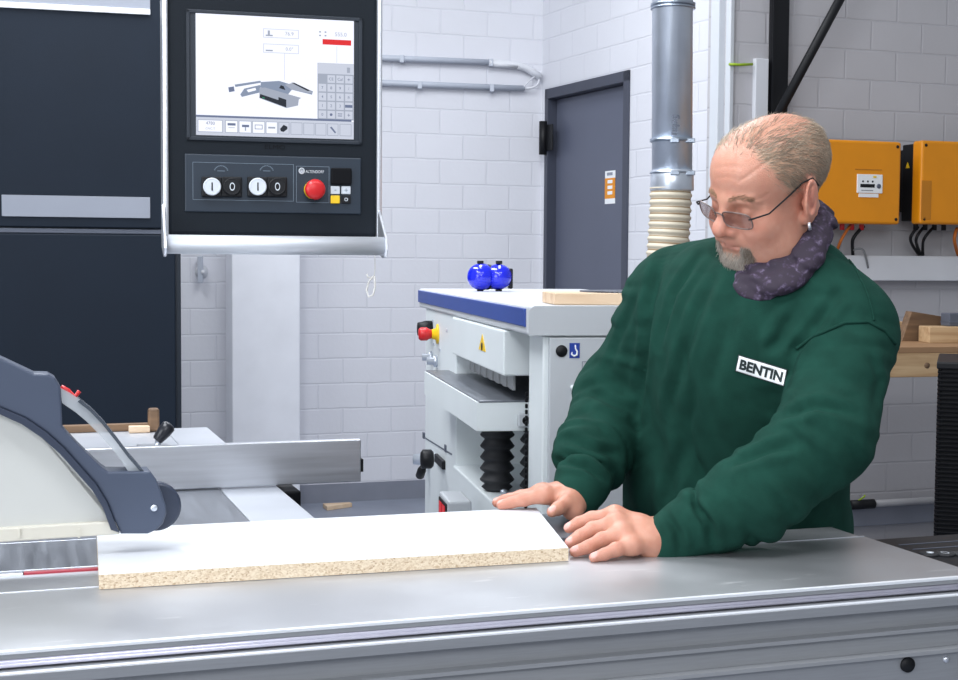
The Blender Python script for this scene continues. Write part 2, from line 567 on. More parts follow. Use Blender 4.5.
lenA = 5.4
MA = frame(corner, UA)
struct('wall_back', B().box((-lenA, 0, 0), (0.25, 0.25, H)), M_['brick_a'], MA)
struct('baseboard_back', B().box((-lenA, -0.006, 0), (0.0, -0.0005, 0.10)), M_['socle'], MA)
lenB = (endB - corner).length
MB_ = frame(corner, math.atan2(dB.y, dB.x))
tdoor0 = (on_plane(545, 262, corner, nB) - corner).dot(dB)
tdoor1 = (on_plane(628, 262, corner, nB) - corner).dot(dB)
zdoor = on_plane(587, 80, corner, nB).z
wb = B()
wb.box((0, 0, 0), (tdoor0, 0.25, H)).box((tdoor1, 0, 0), (lenB, 0.25, H)).box((tdoor0, 0, zdoor), (tdoor1, 0.25, H))
struct('wall_right', wb, M_['brick_a'], MB_)
# which side of the door wall faces the room: local -y or +y
side = -1 if (MB_.to_3x3() @ Vector((0, -1, 0))).dot(cam_pos - corner) > 0 else 1
CA = math.radians(18.5)
MC = frame(endB, CA)
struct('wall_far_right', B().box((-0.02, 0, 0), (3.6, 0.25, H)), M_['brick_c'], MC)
struct('floor', B().box((-6, -1.0, -0.1), (5, 10, 0.0)), M_['floor'])

# pilaster on the back wall
uL = (MA.inverted() @ on_plane(232, 300, pA - V * 0.22, V)).x
uR = (MA.inverted() @ on_plane(300, 300, pA - V * 0.22, V)).x
struct('trim_1', B().box((uL, -0.22, 0), (uR, 0.0, H), 0.006), M_['plaster'], MA)
# steel corner angle at the end of the door wall
struct('trim_2', B().box((lenB - 0.10, -0.05 if side < 0 else 0.0, 0), (lenB - 0.035, 0.0 if side < 0 else 0.05, H), 0.004)
       .box((lenB - 0.025, -0.02 if side < 0 else 0.0, 0), (lenB + 0.012, 0.0 if side < 0 else 0.02, H), 0.003), M_['white_steel'], MB_)
# grey paint band at the foot of the far right wall
struct('baseboard_far_right', B().box((0.0, -0.05, 0.10), (3.6, -0.0005, 0.20), 0.004), M_['socle'], MC)

# steel door with its frame
sy = side
dz = lambda a, b: (min(a * sy, b * sy), max(a * sy, b * sy))
fr = B()
y0, y1 = dz(-0.10, 0.012)
fr.box((tdoor0, y0, 0), (tdoor0 + 0.035, y1, zdoor), 0.003)
fr.box((tdoor1 - 0.05, y0, 0), (tdoor1, y1, zdoor), 0.003)
fr.box((tdoor0, y0, zdoor - 0.055), (tdoor1, y1, zdoor), 0.003)
o = struct('trim_3', fr, M_['door_dark'], MB_)
y0, y1 = dz(-0.09, -0.045)
door = struct('door_1', B().box((tdoor0 + 0.036, y0, 0.01), (tdoor1 - 0.052, y1, zdoor - 0.058), 0.003), M_['door'], MB_)
hg = B()
y0, y1 = dz(-0.05, 0.03)
zh1, zh0 = on_plane(546, 122, corner, nB).z, on_plane(546, 155, corner, nB).z
hg.cyl((tdoor0 + 0.02, sy * 0.03, zh0), (tdoor0 + 0.02, sy * 0.03, zh1), 0.022, n=16)
hg.box((tdoor0 + 0.02, *dz(0.012, 0.02)[:1], zh0 + 0.02), (tdoor0 + 0.11, dz(0.012, 0.02)[1], zh1 - 0.02), 0.002)
hg.build('door_hinge', M_['black'], door)
hd = B()
hd.cyl((tdoor1 - 0.12, sy * -0.045, 1.05), (tdoor1 - 0.12, sy * 0.01, 1.05), 0.012)
hd.cyl((tdoor1 - 0.12, sy * 0.01, 1.05), (tdoor1 - 0.24, sy * 0.01, 1.05), 0.01)
hd.build('door_handle', M_['black'], door)
# instruction sticker on the door
nDoor = nB
pd = corner - nB * 0.0
faceOff = MB_.to_3x3() @ Vector((0, sy * -0.045, 0))
sq = [MB_.inverted() @ on_plane(x, y, corner + faceOff, nB) for x, y in ((605.5, 172), (615.5, 169.5), (615, 203), (605, 204.5))]
st = B()
ys = sq[0].y
xa, xb = min(sq[0].x, sq[3].x), max(sq[1].x, sq[2].x)
za, zb = (sq[2].z + sq[3].z) / 2, (sq[0].z + sq[1].z) / 2
y0, y1 = sorted((ys, ys + sy * 0.0015))
st.box((xa, y0, za), (xb, y1, zb), mi=0)
y0, y1 = sorted((ys, ys + sy * 0.0022))
st.box((xa, y0, za + (zb - za) * 0.16), (xb, y1, za + (zb - za) * 0.78), mi=1)
y0, y1 = sorted((ys, ys + sy * 0.003))
for k in range(3):
    zc = za + (zb - za) * (0.28 + 0.17 * k)
    st.box((xa + (xb - xa) * 0.28, y0, zc), (xb - (xb - xa) * 0.25, y1, zc + (zb - za) * 0.10), mi=0)
st.box((xa + (xb - xa) * 0.2, y0, zb - (zb - za) * 0.14), (xb - (xb - xa) * 0.25, y1, zb - (zb - za) * 0.05), mi=2)
stk = st.build('instruction_sticker', [M_['sign_white'], M_['orange'], M_['label_grey']])
stk.matrix_basis = MB_
tag(stk, 'small orange and white instruction sticker on the grey door', 'sticker')


# ================================================================== WALL FITTINGS
def onA(px, py, off=0.0):
    return on_plane(px, py, pA - V * off, V)


def arc_pts(p0, p1, p2, n=8):
    p0, p1, p2 = Vector(p0), Vector(p1), Vector(p2)
    return [p0 * (1 - t) ** 2 + p1 * 2 * t * (1 - t) + p2 * t * t for t in [k / n for k in range(n + 1)]]


# two electrical conduits
t = thing('conduit', 'upper of two white cable conduits on the back wall, bending into the corner', 'conduit', onA(387, 58, 0.03), UA)
a, b_, c_, d_ = onA(340, 56, .03), onA(492, 62.5, .03), onA(517, 65.5, .03), onA(540, 77, .03)
B().tube([a, b_], 0.016, 14).build('pipe', M_['pvc_grey'], t, world=True)
B().tube([b_ - (b_ - a).normalized() * 0.02, c_] + arc_pts(c_, onA(526, 67, .03), onA(531, 71, .03)) + [d_], 0.021, 14).build('bend', M_['pvc'], t, world=True)
cl = B()
for px in (402, 491):
    q = onA(px, 58.5 + (px - 387) * .042, .03)
    cl.box(q + Vector((-0.012, -0.02, -0.02)), q + Vector((0.012, 0.02, 0.02)), 0.003)
cl.build_each('clip', M_['pvc_grey'], t, world=True)
t = thing('conduit', 'lower of two cable conduits on the back wall, ending in a cable loop', 'conduit', onA(387, 83, 0.03), UA)
a, b_ = onA(340, 81, .03), onA(524, 88.5, .03)
B().tube([a, b_], 0.016, 14).build('pipe', M_['pvc_grey'], t, world=True)
cl = B()
for px in (420, 492):
    q = onA(px, 84 + (px - 387) * .04, .03)
    cl.box(q + Vector((-0.012, -0.02, -0.02)), q + Vector((0.012, 0.02, 0.02)), 0.003)
cl.build_each('clip', M_['pvc_grey'], t, world=True)
cb = B()
cb.tube(arc_pts(onA(523, 88, .03), onA(540, 90, .06), onA(539, 77, .03), 10), 0.006, 8)
cb.tube(arc_pts(onA(523, 89, .03), onA(528, 80, .07), onA(536, 76, .03), 10), 0.004, 8)
cb.build_each('cable_loop', M_['pvc'], t, world=True)
# hook low on the wall left of the pilaster
t = thing('wall_hook', 'small grey metal bracket on the white bricks left of the pilaster', 'hook', onA(200, 270, 0.0), UA)
B().box(onA(199, 283, .05) - Vector((0.008, 0, 0)), onA(201, 256, .05) + Vector((0.008, 0.02, 0)), 0.003).build('bracket', M_['pvc_grey'], t, world=True)
B().lathe(onA(201.5, 272, 0.0), -V, [(0.034, 0), (0.034, 0.008), (0.012, 0.012), (0.010, 0.06), (0, 0.06)], 18).build('rosette', M_['pvc'], t, world=True)

# dark navy cabinet on the left
cabY = 5.2
p0 = on_y(181, 300, cabY); p0.z = 0
CM = frame(p0, math.radians(15))
cn = V
t = thing('tall_cabinet', 'tall navy steel cabinet with pale grey strips on the left', 'cabinet', p0, math.radians(15))
CMi = pmat(t).inverted()
cnrm = (pmat(t).to_3x3() @ Vector((0, 1, 0)))
onC = lambda px, py: CMi @ on_plane(px, py, p0, cnrm)
zj = onC(90, 231).z
B().box((-1.7, 0.0, 0), (0, 0.6, 2.75), 0.004).build('carcass', M_['navy_dark'], t)
B().box((-1.7, -0.022, zj + 0.012), (-0.022, 0.0, 2.75), 0.004).build('upper_door', M_['navy'], t)
B().box((-1.7, -0.022, 0.02), (-0.022, 0.0, zj - 0.012), 0.004).build('lower_door', M_['navy'], t)
B().box((-1.7, -0.012, zj - 0.010), (-0.01, 0.0, zj + 0.008), 0.003).build('door_rail', M_['steel_dark'], t)
a, b_ = onC(2, 195), onC(150, 218.5)
B().box((a.x, -0.027, b_.z), (b_.x, -0.0215, a.z), 0.001).build('label_strip', M_['label_grey'], t)
a, b_ = onC(-60, -14), onC(150, 14)
B().box((a.x, -0.027, b_.z), (b_.x, -0.0215, a.z), 0.001).box((a.x, -0.032, b_.z - 0.008), (b_.x, -0.0215, b_.z + 0.012), 0.002, mi=1).build('label_strip', [M_['label_grey'], M_['sign_white']], t)

# extraction duct in the corner
DY = 5.35
t = thing('extraction_duct', 'vertical galvanised extraction duct with clamps and a cream flexible hose', 'duct', on_y(673, 300, DY) * 1.0, 0)
pT, pB = on_y(673.5, -420, DY), on_y(672, 190, DY)
rD = 20.0 / FPX * DY
B().cyl(pT, pB, rD, n=48).build('pipe', M_['galv'], t, world=True)
for py, w in ((5, .014), (8.5, .01), (140.5, .016), (173, .008)):
    q = on_y(673 - py * .006, py, DY)
    cl = B().lathe(q - ZV * w / 2, ZV, [(rD + .001, 0), (rD + .008, 0.002), (rD + .008, w - .002), (rD + .001, w)], 48)
    cl.build('clamp', M_['galv_dark'], t, world=True)
for py, dx in ((140.5, .0), (173, .01)):
    q = on_y(688, py, DY - rD * 0.8)
    B().box(q - Vector((.010, .008, .009)), q + Vector((.026, .008, .009)), .003).build('clamp_bolt', M_['galv_dark'], t, world=True)
    q2 = on_y(676, py, DY - rD)
    B().box(q2 - Vector((.022, .008, .009)), q2 + Vector((.012, .004, .009)), .003).build('clamp_bolt', M_['galv_dark'], t, world=True)

q = on_y(672, 191, DY)
B().lathe(q, ZV, [(rD + .004, 0), (rD + .006, 0.004), (rD + .004, 0.075), (rD + .002, 0.078)], 48).build('collar', M_['galv'], t, world=True)
hose_c = arc_pts(on_y(671, 188, DY), on_y(670, 225, DY), on_y(667, 258, DY), 8) + arc_pts(on_y(667, 258, DY), on_y(662, 330, DY), on_y(640, 400, DY), 14)[1:]
hl = []
for a_, b2 in zip(hose_c, hose_c[1:]):
    n_ = max(1, int((b2 - a_).length / 0.004))
    hl += [a_.lerp(b2, k / n_) for k in range(n_)]
acc = 0; rr = []
for i, q in enumerate(hl):
    if i: acc += (hl[i] - hl[i - 1]).length
    rr.append(rD * (1.02 + 0.045 * math.cos(acc / 0.028 * 2 * math.pi)))
B().tube(hl, rr, 36).build('flexible_hose', M_['hose'], t, world=True)
hs = B()
acc = 0; nxt = 0.014
pl = hl
for i in range(1, len(pl)):
    acc += (pl[i] - pl[i - 1]).length
    if acc >= nxt:
        nxt += 0.028
        tt = (pl[i] - pl[i - 1]).normalized()
        hs.lathe(pl[i] - tt * .003, tt, [(rD * .975, 0), (rD * 1.0, .001), (rD * 1.0, .005), (rD * .975, .006)], 36)
hs.build('hose_spiral', M_['hose_rib'], t, world=True)
# embossed maker lettering on the pipe
bm, tw, th = text_mesh('Schu', 1.0, 0.01, sub=1)
eb = B(); vm = {}
for v in bm.verts:
    s = 0.03 / th
    ang = v.co.y * s / rD
    cz = on_y(670, 127, DY)
    hh = cz.z - v.co.x * s
    vm[v] = eb.bm.verts.new(Vector((cz.x * 0 + pB.x + 0.012 + math.sin(ang) * 0, 0, 0)) * 0 + Vector((pB.x + rD * 1.012 * math.sin(ang), pB.y - rD * 1.012 * math.cos(ang), hh)))
for f in bm.faces:
    eb.bm.faces.new([vm[v] for v in f.verts])
bm.free()
eb.build('embossed_lettering', M_['steel_dark'], t, world=True)


# fittings on the far right wall
def onCw(px, py, off=0.0):
    n = MC.to_3x3() @ Vector((0, 1, 0))
    return MC.inverted() @ on_plane(px, py, endB - n * off, n)


def cbox(px0, py0, px1, py1, off, thick):
    a, b2 = onCw(px0, py0, off), onCw(px1, py1, off)
    return (min(a.x, b2.x), -off, min(a.z, b2.z)), (max(a.x, b2.x), -off + thick, max(a.z, b2.z))


lo, hi = cbox(772.5, 40, 783.5, 330, 0.035, 0.034)
hi = (hi[0], hi[1], 3.3)
o = B().box(lo, hi, 0.003).box((lo[0], lo[1] - .004, lo[2]), (lo[0] + .012, lo[1] + .01, hi[2])).build('steel_post', M_['black'])
o.matrix_basis = MC
tag(o, 'black vertical steel post on the wall behind the man', 'post')
a, b_ = onCw(846, -12, .12), onCw(779, 113, .12)
bb = b_ + (b_ - a) * .25
o = B().tube([a + (a - b_) * 1.0, bb], 0.021, 14).build('brace_rod', M_['black'])
o.matrix_basis = MC
tag(o, 'black diagonal brace rod running up from the steel post', 'rod')
lo, hi = cbox(756, 58, 764.5, 300, 0.03, 0.0295)
o = B().box(lo, hi, 0.003).build('cable_duct', M_['pvc'])
o.matrix_basis = MC
tag(o, 'narrow white upright cable duct left of the black post', 'duct')
o = B().tube([onCw(729, 64.2, .02), onCw(740, 64.8, .026), onCw(752.5, 64.2, .02)], 0.006, 8).build('earth_wire', M_['green_wire'])
o.matrix_basis = MC
tag(o, 'green and yellow earth wire leading to the upright cable duct', 'wire')


def inverter(px0, py0, px1, py1, label, disp):
    off = 0.24
    lo, hi = cbox(px0, py0, px1, py1, off, 0.0)
    t = thing('solar_inverter', label, 'inverter', MC @ Vector((lo[0], 0, lo[2])), CA, 'orange inverters on the wall')
    M0 = pmat(t).inverted() @ MC
    Lo, Hi = M0 @ Vector((lo[0], -off, lo[2])), M0 @ Vector((hi[0], -off, hi[2]))
    B().box((Lo.x, Lo.y, Lo.z), (Hi.x, Lo.y + 0.07, Hi.z), 0.012, seg=3).build('front_cover', M_['orange'], t)
    bk = B()
    bk.box((Lo.x + .012, Lo.y + .068, Lo.z + .015), (Hi.x - .012, Lo.y + .16, Hi.z - .01), 0.006)
    for k in range(7):
        x = Lo.x + .04 + k * (Hi.x - Lo.x - .08) / 6
        bk.box((x - .006, Lo.y + .15, Lo.z + .06), (x + .006, -0.002, Hi.z - .03))
    bk.build('heat_sink', M_['black'], t)
    sc = B()
    for x in (Lo.x + .022, Hi.x - .022):
        for z in (Lo.z + .022, Hi.z - .022):
            sc.lathe((x, Lo.y, z), (0, -1, 0), [(.007, -.002), (.007, .002), (0, .002)], 12)
    sc.build_each('screw', M_['black'], t)
    if disp:
        a, b2 = M0 @ onCw(857, 174, off), M0 @ onCw(882, 193.5, off)
        x0, x1, z1, z0 = a.x, b2.x, a.z, b2.z
        y = Lo.y
        B().box((x0, y - .004, z0), (x1, y + .002, z1), .002).box((x0 + .01, y - .003, z0 - .018), (x1 - .02, y + .002, z0 - .002), mi=0).build('display_plate', M_['sign_white'], t)
        d = B()
        w, h = x1 - x0, z1 - z0
        d.box((x0 + .12 * w, y - .0052, z0 + .30 * h), (x0 + .68 * w, y - .004, z0 + .48 * h), mi=0)
        for k in range(3):
            d.lathe((x0 + (.22 + .19 * k) * w, y - .004, z0 + .62 * h), (0, -1, 0), [(.0045, 0), (.0045, .0012), (0, .0012)], 10, mi=0)
        d.lathe((x0 + .84 * w, y - .004, z0 + .38 * h), (0, -1, 0), [(.010, 0), (.010, .003), (.005, .003), (0, .0035)], 16, mi=2)
        d.box((x0 + .62 * w, y - .0052, z0 + .82 * h), (x0 + .74 * w, y - .004, z0 + .92 * h), mi=1)
        d.box((x0 + .16 * w, y - .0052, z0 + .13 * h), (x0 + .62 * w, y - .004, z0 + .16 * h), mi=2)
        d.build('display', [M_['black'], M_['yellow'], M_['steel_dark']], t)
        a, b2 = M0 @ onCw(855, 168.5, off), M0 @ onCw(882, 170.5, off)
        B().box((a.x, y - .002, b2.z), (b2.x, y + .003, a.z), .001).build('cover_groove', M_['orange_dark'], t)
    else:
        tri = B()
        x = Lo.x + .012
        a = M0 @ onCw(917, 163, off)
        tri.prism([(x - .001, Lo.y + .10, a.z - .015), (x - .001, Lo.y + .13, a.z - .015), (x - .001, Lo.y + .115, a.z + .012)], (-.0015, 0, 0))
        tri.build('warning_label', M_['yellow'], t)
        B().box((Lo.x + .004, Lo.y - .002, Lo.z + .02), (Lo.x + .055, Lo.y + .001, Lo.z + (Hi.z - Lo.z) * .52), .001).build('type_plate', M_['orange_dark'], t)
    gl = B()
    for k in range(4):
        x = Lo.x + .05 + k * .05 if not disp else Hi.x - .28 + k * .05
        gl.cyl((x, Lo.y + .1, Lo.z - .025), (x, Lo.y + .1, Lo.z + .02), .011, n=12)
    gl.build_each('cable_gland', M_['red'] if disp else M_['black'], t)
    return t


inverter(788, 137.5, 900, 224.5, 'orange inverter with small white display, on the wall beside the man\'s head', True)
inverter(922, 140, 1040, 226, 'orange inverter with black side at the right edge of the wall', False)


def cable(pts, r, mt, label, group=None):
    ps = [onCw(x, y, o_) for x, y, o_ in pts]
    out = []
    for k in range(len(ps) - 2):
        a = ps[k] if k == 0 else (ps[k] + ps[k + 1]) / 2
        c = ps[k + 2] if k == len(ps) - 3 else (ps[k + 1] + ps[k + 2]) / 2
        out += arc_pts(a, ps[k + 1], c, 8)[(1 if k else 0):]
    o = B().tube(out, r, 8).build('cable', M_[mt])
    o.matrix_basis = MC
    tag(o, label, 'cable', group)


cable([(850, 226, .14), (845, 233, .14), (839, 244, .12), (836, 254, .05)], .007, 'orange_cable', 'orange cable hanging below the inverter with the display')
cable([(864, 226, .14), (853, 236, .14), (852, 246, .12), (853, 256, .05)], .008, 'black', 'single black cable hanging below the inverter with the display')
cable([(853, 250, .1), (862, 247, .12), (866, 256, .12), (868, 268, .11)], .005, 'grey_cable', 'thin grey cable curling over the white trunking beside the shoulder')
cable([(918, 227, .14), (911, 234, .15), (910, 243, .12), (919, 255, .05)], .007, 'black', 'leftmost black cable drooping below the right edge inverter', 'black cables below the inverter')
cable([(923, 228, .14), (916, 236, .16), (916, 245, .12), (921, 255, .05)], .007, 'black', 'middle black cable drooping below the right edge inverter', 'black cables below the inverter')
cable([(933, 228, .14), (926, 235, .16), (922, 243, .12), (923, 255, .05)], .007, 'black', 'rightmost black cable drooping below the right edge inverter', 'black cables below the inverter')
cable([(957, 228, .14), (954, 236, .15), (955, 245, .12), (958, 255, .05)], .008, 'orange_cable', 'orange cable below the inverter at the right edge')
lo, hi = cbox(700, 255, 1010, 281, 0.11, 0.109)
lo = (max(lo[0], 0.03), lo[1], lo[2])
o = B().box(lo, hi, 0.004).box((lo[0], lo[1] + .004, hi[2] - .004), (hi[0], hi[1], hi[2] + .004), 0.002).build('cable_trunking', M_['pvc'])
o.matrix_basis = MC
tag(o, 'wide white cable trunking running along the wall under the inverters', 'trunking')
t = thing('wall_pipe', 'pale pipe low on the wall with a black end cap', 'pipe', MC @ onCw(860, 503, .06), CA)
M0 = pmat(t).inverted() @ MC
a, b_ = M0 @ onCw(868, 504, .06), M0 @ onCw(1010, 499, .06)
b_.z = a.z
B().tube([a, b_], 0.017, 16).build('pipe', M_['grey_pipe'], t)
B().tube([M0 @ onCw(850, 505, .06), a + Vector((.03, 0, 0))], 0.022, 16).build('end_cap', M_['black'], t)
B().tube([M0 @ onCw(856, 502, .06), M0 @ onCw(864, 497, .07), M0 @ onCw(865, 495, .07)], 0.004, 8).build('earth_strap', M_['green_wire'], t)

# timber bench in the right background
bp0 = on_y(890, 350, 5.0)
BM_ang = math.radians(14)
t = thing('timber_bench', 'timber workbench against the wall at the right, behind the shoulder', 'bench', (bp0.x, bp0.y, 0), BM_ang)
Mi = pmat(t).inverted()
nb = pmat(t).to_3x3() @ Vector((0, 1, 0))
onb = lambda px, py, d=0.0: Mi @ on_plane(px, py, Vector((bp0.x, bp0.y, 0)) + nb * d, nb)
zt, zb_ = onb(930, 353).z, onb(930, 377).z
B().box((-.3, 0, zb_), (1.3, .045, zt), .003).build('front_rail', M_['pine_far'], t)
B().box((-.3, .0, zt), (1.3, .72, zt + .022), .002).build('bench_top', M_['brown_board'], t)
B().box((-.3, .60, zt + .022), (1.3, .645, zt + .085), .003).build('back_rail', M_['pine_far'], t)
kn = onb(927, 365.5)
B().lathe((kn.x, 0.0, kn.z), (0, -1, 0), [(.011, -.002), (.011, .001), (0, .001)], 14).build('knot', M_['old_wood'], t)
for x in (-.26, 1.2):
    for y in (.05, .62):
        B().box((x, y, 0), (x + .07, y + .07, zt), .003).build('leg', M_['pine_far'], t)
ztop = zt + .022
Wb = pmat(t)
q = Wb.inverted() @ on_plane(945, 343, Wb @ Vector((0, .25, 0)), nb)
o = B().box((-.085, -.05, 0), (.35, .05, .062), .003).build('timber_block', M_['pine_far'])
o.matrix_basis = Wb @ Matrix.Translation((q.x - .0, .25, ztop)) @ Matrix.Rotation(math.radians(-8), 4, 'Z')
tag(o, 'pale timber block lying flat on the workbench at the right edge', 'block')
o = B().prism([(-.07, 0, 0), (.10, 0, 0), (.14, 0, .09), (-.03, 0, .115)], (0, .045, 0), bev=.002).build('timber_offcut', M_['old_wood'])
o.matrix_basis = Wb @ Matrix.Translation((q.x - .06, .34, ztop))
tag(o, 'tilted brown timber offcut behind the pale block on the workbench', 'offcut')
o = B().box((-.06, -.03, 0), (.2, .03, .05), .004).box((-.06, -.032, .012), (.2, .032, .018), .001).build('metal_box', M_['steel_dark'])
o.matrix_basis = Wb @ Matrix.Translation((q.x + .06, .255, ztop + .0625))
tag(o, 'small dark grey box on the pale block at the right edge', 'box')

# tall stack of black panels
sp0 = on_y(938, 400, 4.0)
zt_ = on_y(945, 362, 4.0).z
t = thing('ribbed_crate', 'tall black ribbed crate standing at the right edge of the picture', 'crate', (sp0.x, sp0.y, 0), math.radians(-19))
B().box((0.004, 0.004, 0), (.5, .4, zt_ - .004), .006).build('body', M_['black'], t)
rb = B()
z = 0.02
while z < zt_ - .03:
    rb.box((-.003, -.003, z), (.503, .403, z + .007), .002)
    z += .0125
rb.build('rib', M_['black_gloss'], t)
B().box((-.006, -.006, zt_ - .02), (.506, .406, zt_), .004).build('lid', M_['black'], t)
#==PART2==
# ================================================================== SLIDING TABLE SAW
O = on_z(480, 614, 0.88)
O.z = 0
SM = frame(O, UA)
SMi = SM.inverted()
TZ = 0.88


def onS(px, py, v):
    """pixel on a vertical plane of the saw (v = const) -> local (u, z)"""
    p = SMi @ on_plane(px, py, O + V * v, V)
    return p.x, p.z


def pxz(px, py, v):
    p = SMi @ on_plane(px, py, O + V * v, V)
    return Vector((p.x, v, p.z))


saw = thing('panel_saw', 'large sliding table panel saw with bare grey metal tables in the foreground', 'saw', O, UA)
UL, UR = -1.3, 0.733
# near carriage profile (front cross-section in v,z swept along u)
zl = lambda py, px=480, v=0.0: onS(px, py, v)[1]
z_gr, z_rail0, z_rail1, z_ledge = zl(621.5), zl(624.5), zl(630), zl(631.5)
z_lip, z_r1, z_r2 = zl(645), zl(668), zl(647, 958)
prof = [(0.002, TZ), (0.278, TZ), (0.278, 0.60), (0.012, 0.60),
        (0.012, 0.68), (0.004, z_r2 - .008), (-0.006, z_r2 - .005), (-0.006, z_r2), (0.006, z_r2 + .002), (0.008, z_r1 - .008), (-0.004, z_r1 - .005), (-0.004, z_r1), (0.008, z_r1 + .002),
        (0.008, z_lip), (-0.012, z_lip + .002), (-0.014, z_ledge - .002), (-0.012, z_ledge), (0.010, z_ledge), (0.008, z_rail1), (0.008, z_gr), (0.0, z_gr), (0.0, TZ - .002)]
b = B()
b.prism([(UL, v, z) for v, z in prof], (UR - UL, 0, 0))
bm = b.bm
bm.faces.ensure_lookup_table()
for f in bm.faces:
    n = f.normal; c = f.calc_center_median()
    if n.z > .9 and c.z > TZ - .001:
        f.material_index = 0
    else:
        f.material_index = 1
b.build('sliding_table', [M_['table'], M_['side_grey']], saw)
# edge strip painted with its highlight, guide rods
B().box((UL, -.0015, TZ - .004), (UR, .004, TZ + .0006), .001).build('edge_strip', M_['edge_white'], saw)
b = B()
for zz in (z_rail0, (z_rail0 + z_rail1) / 2):
    b.cyl((UL, .0028, zz), (UR, .0028, zz), .0032, n=14)
b.build_each('guide_rod', M_['violet'], saw)
B().box((UL, -.0135, z_ledge - .0035), (UR, -.008, z_ledge + .0008), .001).build('lower_edge_strip', M_['edge_white'], saw)
B().box((UL, .28, 0.80), (UR, .372, TZ - .0015), .002).build('rear_table_strip', M_['table'], saw)
B().box((UL, .2785, 0.80), (UR, .2808, TZ + .0012), 0.0004).build('seam_strip', M_['alu_bright'], saw)
B().box((UL, .3725, 0.80), (0.424, .398, TZ - .004), .001).build('slot_cover', M_['ext'], saw)
a = onS(23, 571, .4)[0]
B().box((UL, .3985, 0.80), (a, .4085, TZ - .002), .001).build('splinter_strip', M_['alu_bright'], saw)
B().box((a + .001, .3985, 0.80), (-.405, .4085, TZ - .001), .001).build('splinter_strip', M_['red_strip'], saw)
B().box((UL, .4095, 0.80), (0.424, .606, TZ), .003).build('main_table', M_['cast'], saw)
B().box((UL, .607, 0.80), (-.168, 1.06, TZ), .002).build('rip_table', M_['cast'], saw)
B().box((UL, 1.061, 0.80), (-.168, 2.0, TZ), .002).build('rip_table_rear_sheen', M_['ext'], saw)  # rear of the rip table; wall reflection put into its paler colour
B().box((-.166, .607, 0.82), (-.058, 2.0, TZ - .001), .002).build('edge_table_plate', M_['ext'], saw)
b = B()
q = pxz(909, 662, 0.0)
b.lathe((q.x, .0085, q.z - .0045), (0, -1, 0), [(.0105, 0), (.0105, .008), (.0, .008)], 28)
b.build('hole_plug', M_['black'], saw)
q = pxz(948, 660, 0.0)
B().lathe((q.x, .0075, q.z), (0, -1, 0), [(.005, 0), (.005, .004), (.003, .0065), (0, .0065)], 14).build('screw', M_['alu_bright'], saw)
q = pxz(604 + 4, 514.5, .59)
B().lathe((.405, .588, TZ - .0005), (0, 0, 1), [(.006, 0), (.005, .0015), (0, .002)], 14).build('screw', M_['alu_bright'], saw)
b = B()
b.box((-1.2, .05, 0.0), (-.25, .93, 0.80), .01)
b.box((-.25, .40, 0.1), (.38, .60, 0.80), .01)
b.box((-.25, .10, 0.0), (.5, .27, 0.60), .01)
b.build_each('machine_base', M_['steel_dark'], saw)
b = B()
for v_ in (1.15, 1.9):
    b.box((-1.25, v_, 0), (-1.18, v_ + .05, .80)); b.box((-.32, v_, 0), (-.25, v_ + .05, .80))
b.build_each('table_support', M_['steel_dark'], saw)
# control box at the end of the sliding table
pe = SMi @ on_z(885, 539, .872)
b = B()
b.box((UR + .004, -.02, 0.70), (UR + .30, .285, .874), .006)
b.build('end_control_box', M_['black'], saw)
b = B()
for i, px in enumerate((929, 945, 962)):
    q = SMi @ on_z(px, 555 - .05 * i, .874)
    b = B()
    b.lathe((q.x, q.y, .8735), (0, 0, 1), [(.0145, 0), (.0145, .003), (.0125, .004), (0, .004)], 24, mi=0)
    if i == 1:
        add_text(b, 'O', Matrix.Translation((q.x, q.y, .8778)), .016, mi=1, w=.011)
    else:
        b.lathe((q.x + .002, q.y, .8776), (0, 0, 1), [(.0055, 0), (.0055, .0008), (0, .0008)], 20, mi=1)
    b.build('end_button', [M_['rubber'], M_['print_white']], saw)
b = B()
for k in range(3):
    b.box((UR + .03, .16 + k * .035, .8738), (UR + .27, .163 + k * .035, .8748), .0005)
b.build_each('panel_rim', M_['steel_dark'], saw)

# ---- saw guard
GV, GT = .385, .05
outer = [(-230, 244), (-140, 290), (-60, 329), (0, 357.5), (18, 366), (34, 373.6), (48, 374), (55, 378), (60.5, 387), (61.5, 405), (62.5, 427), (68, 434), (80, 446.5), (94, 460), (102, 467.5), (108, 471.5),
         (150, 471.5), (156, 479), (162, 493), (166, 506), (166.5, 514), (163, 524), (157, 530), (148, 534), (121, 534)]
inner = [(115, 522), (107, 502), (96, 484), (80, 466), (64, 448), (46, 432), (26, 418.5), (0, 407.5), (-60, 392), (-140, 380), (-230, 372)]
t = thing('saw_guard', 'blue grey saw guard hood with milky side panel and clear visor, at the left', 'guard', SM @ Vector((-.62, GV + .025, TZ)), UA)
P = lambda px, py, v=GV: SM @ pxz(px, py, v)
vv = V * GT
B().prism([P(x, y) for x, y in outer + inner], vv, bev=.003).build('hood_body', M_['guard'], t, world=True)
rim = [(x, y) for x, y in inner]
rim2 = [(111, 530), (103, 508), (92, 490), (76, 472), (60, 454), (42, 438), (22, 424.5), (0, 414.5), (-60, 398), (-140, 386), (-230, 378)]
B().prism([P(x, y, GV - .004) for x, y in [(120, 533)] + inner + rim2[::-1]], V * .03, bev=.001).build('hood_rim', M_['guard_dark'], t, world=True)
B().prism([P(x, y, GV + .012) for x, y in [(121, 533)] + inner + [(-230, 531), (-60, 531), (0, 529), (118, 521)]], V * .026).build('side_panel', M_['cream'], t, world=True)
b = B()
b.prism([P(x, y, GV + .002) for x, y in ((118, 521), (119.5, 534.5), (60, 538.5), (0, 542.5), (-230, 556), (-230, 542), (0, 528.5))], V * .035, bev=.002)
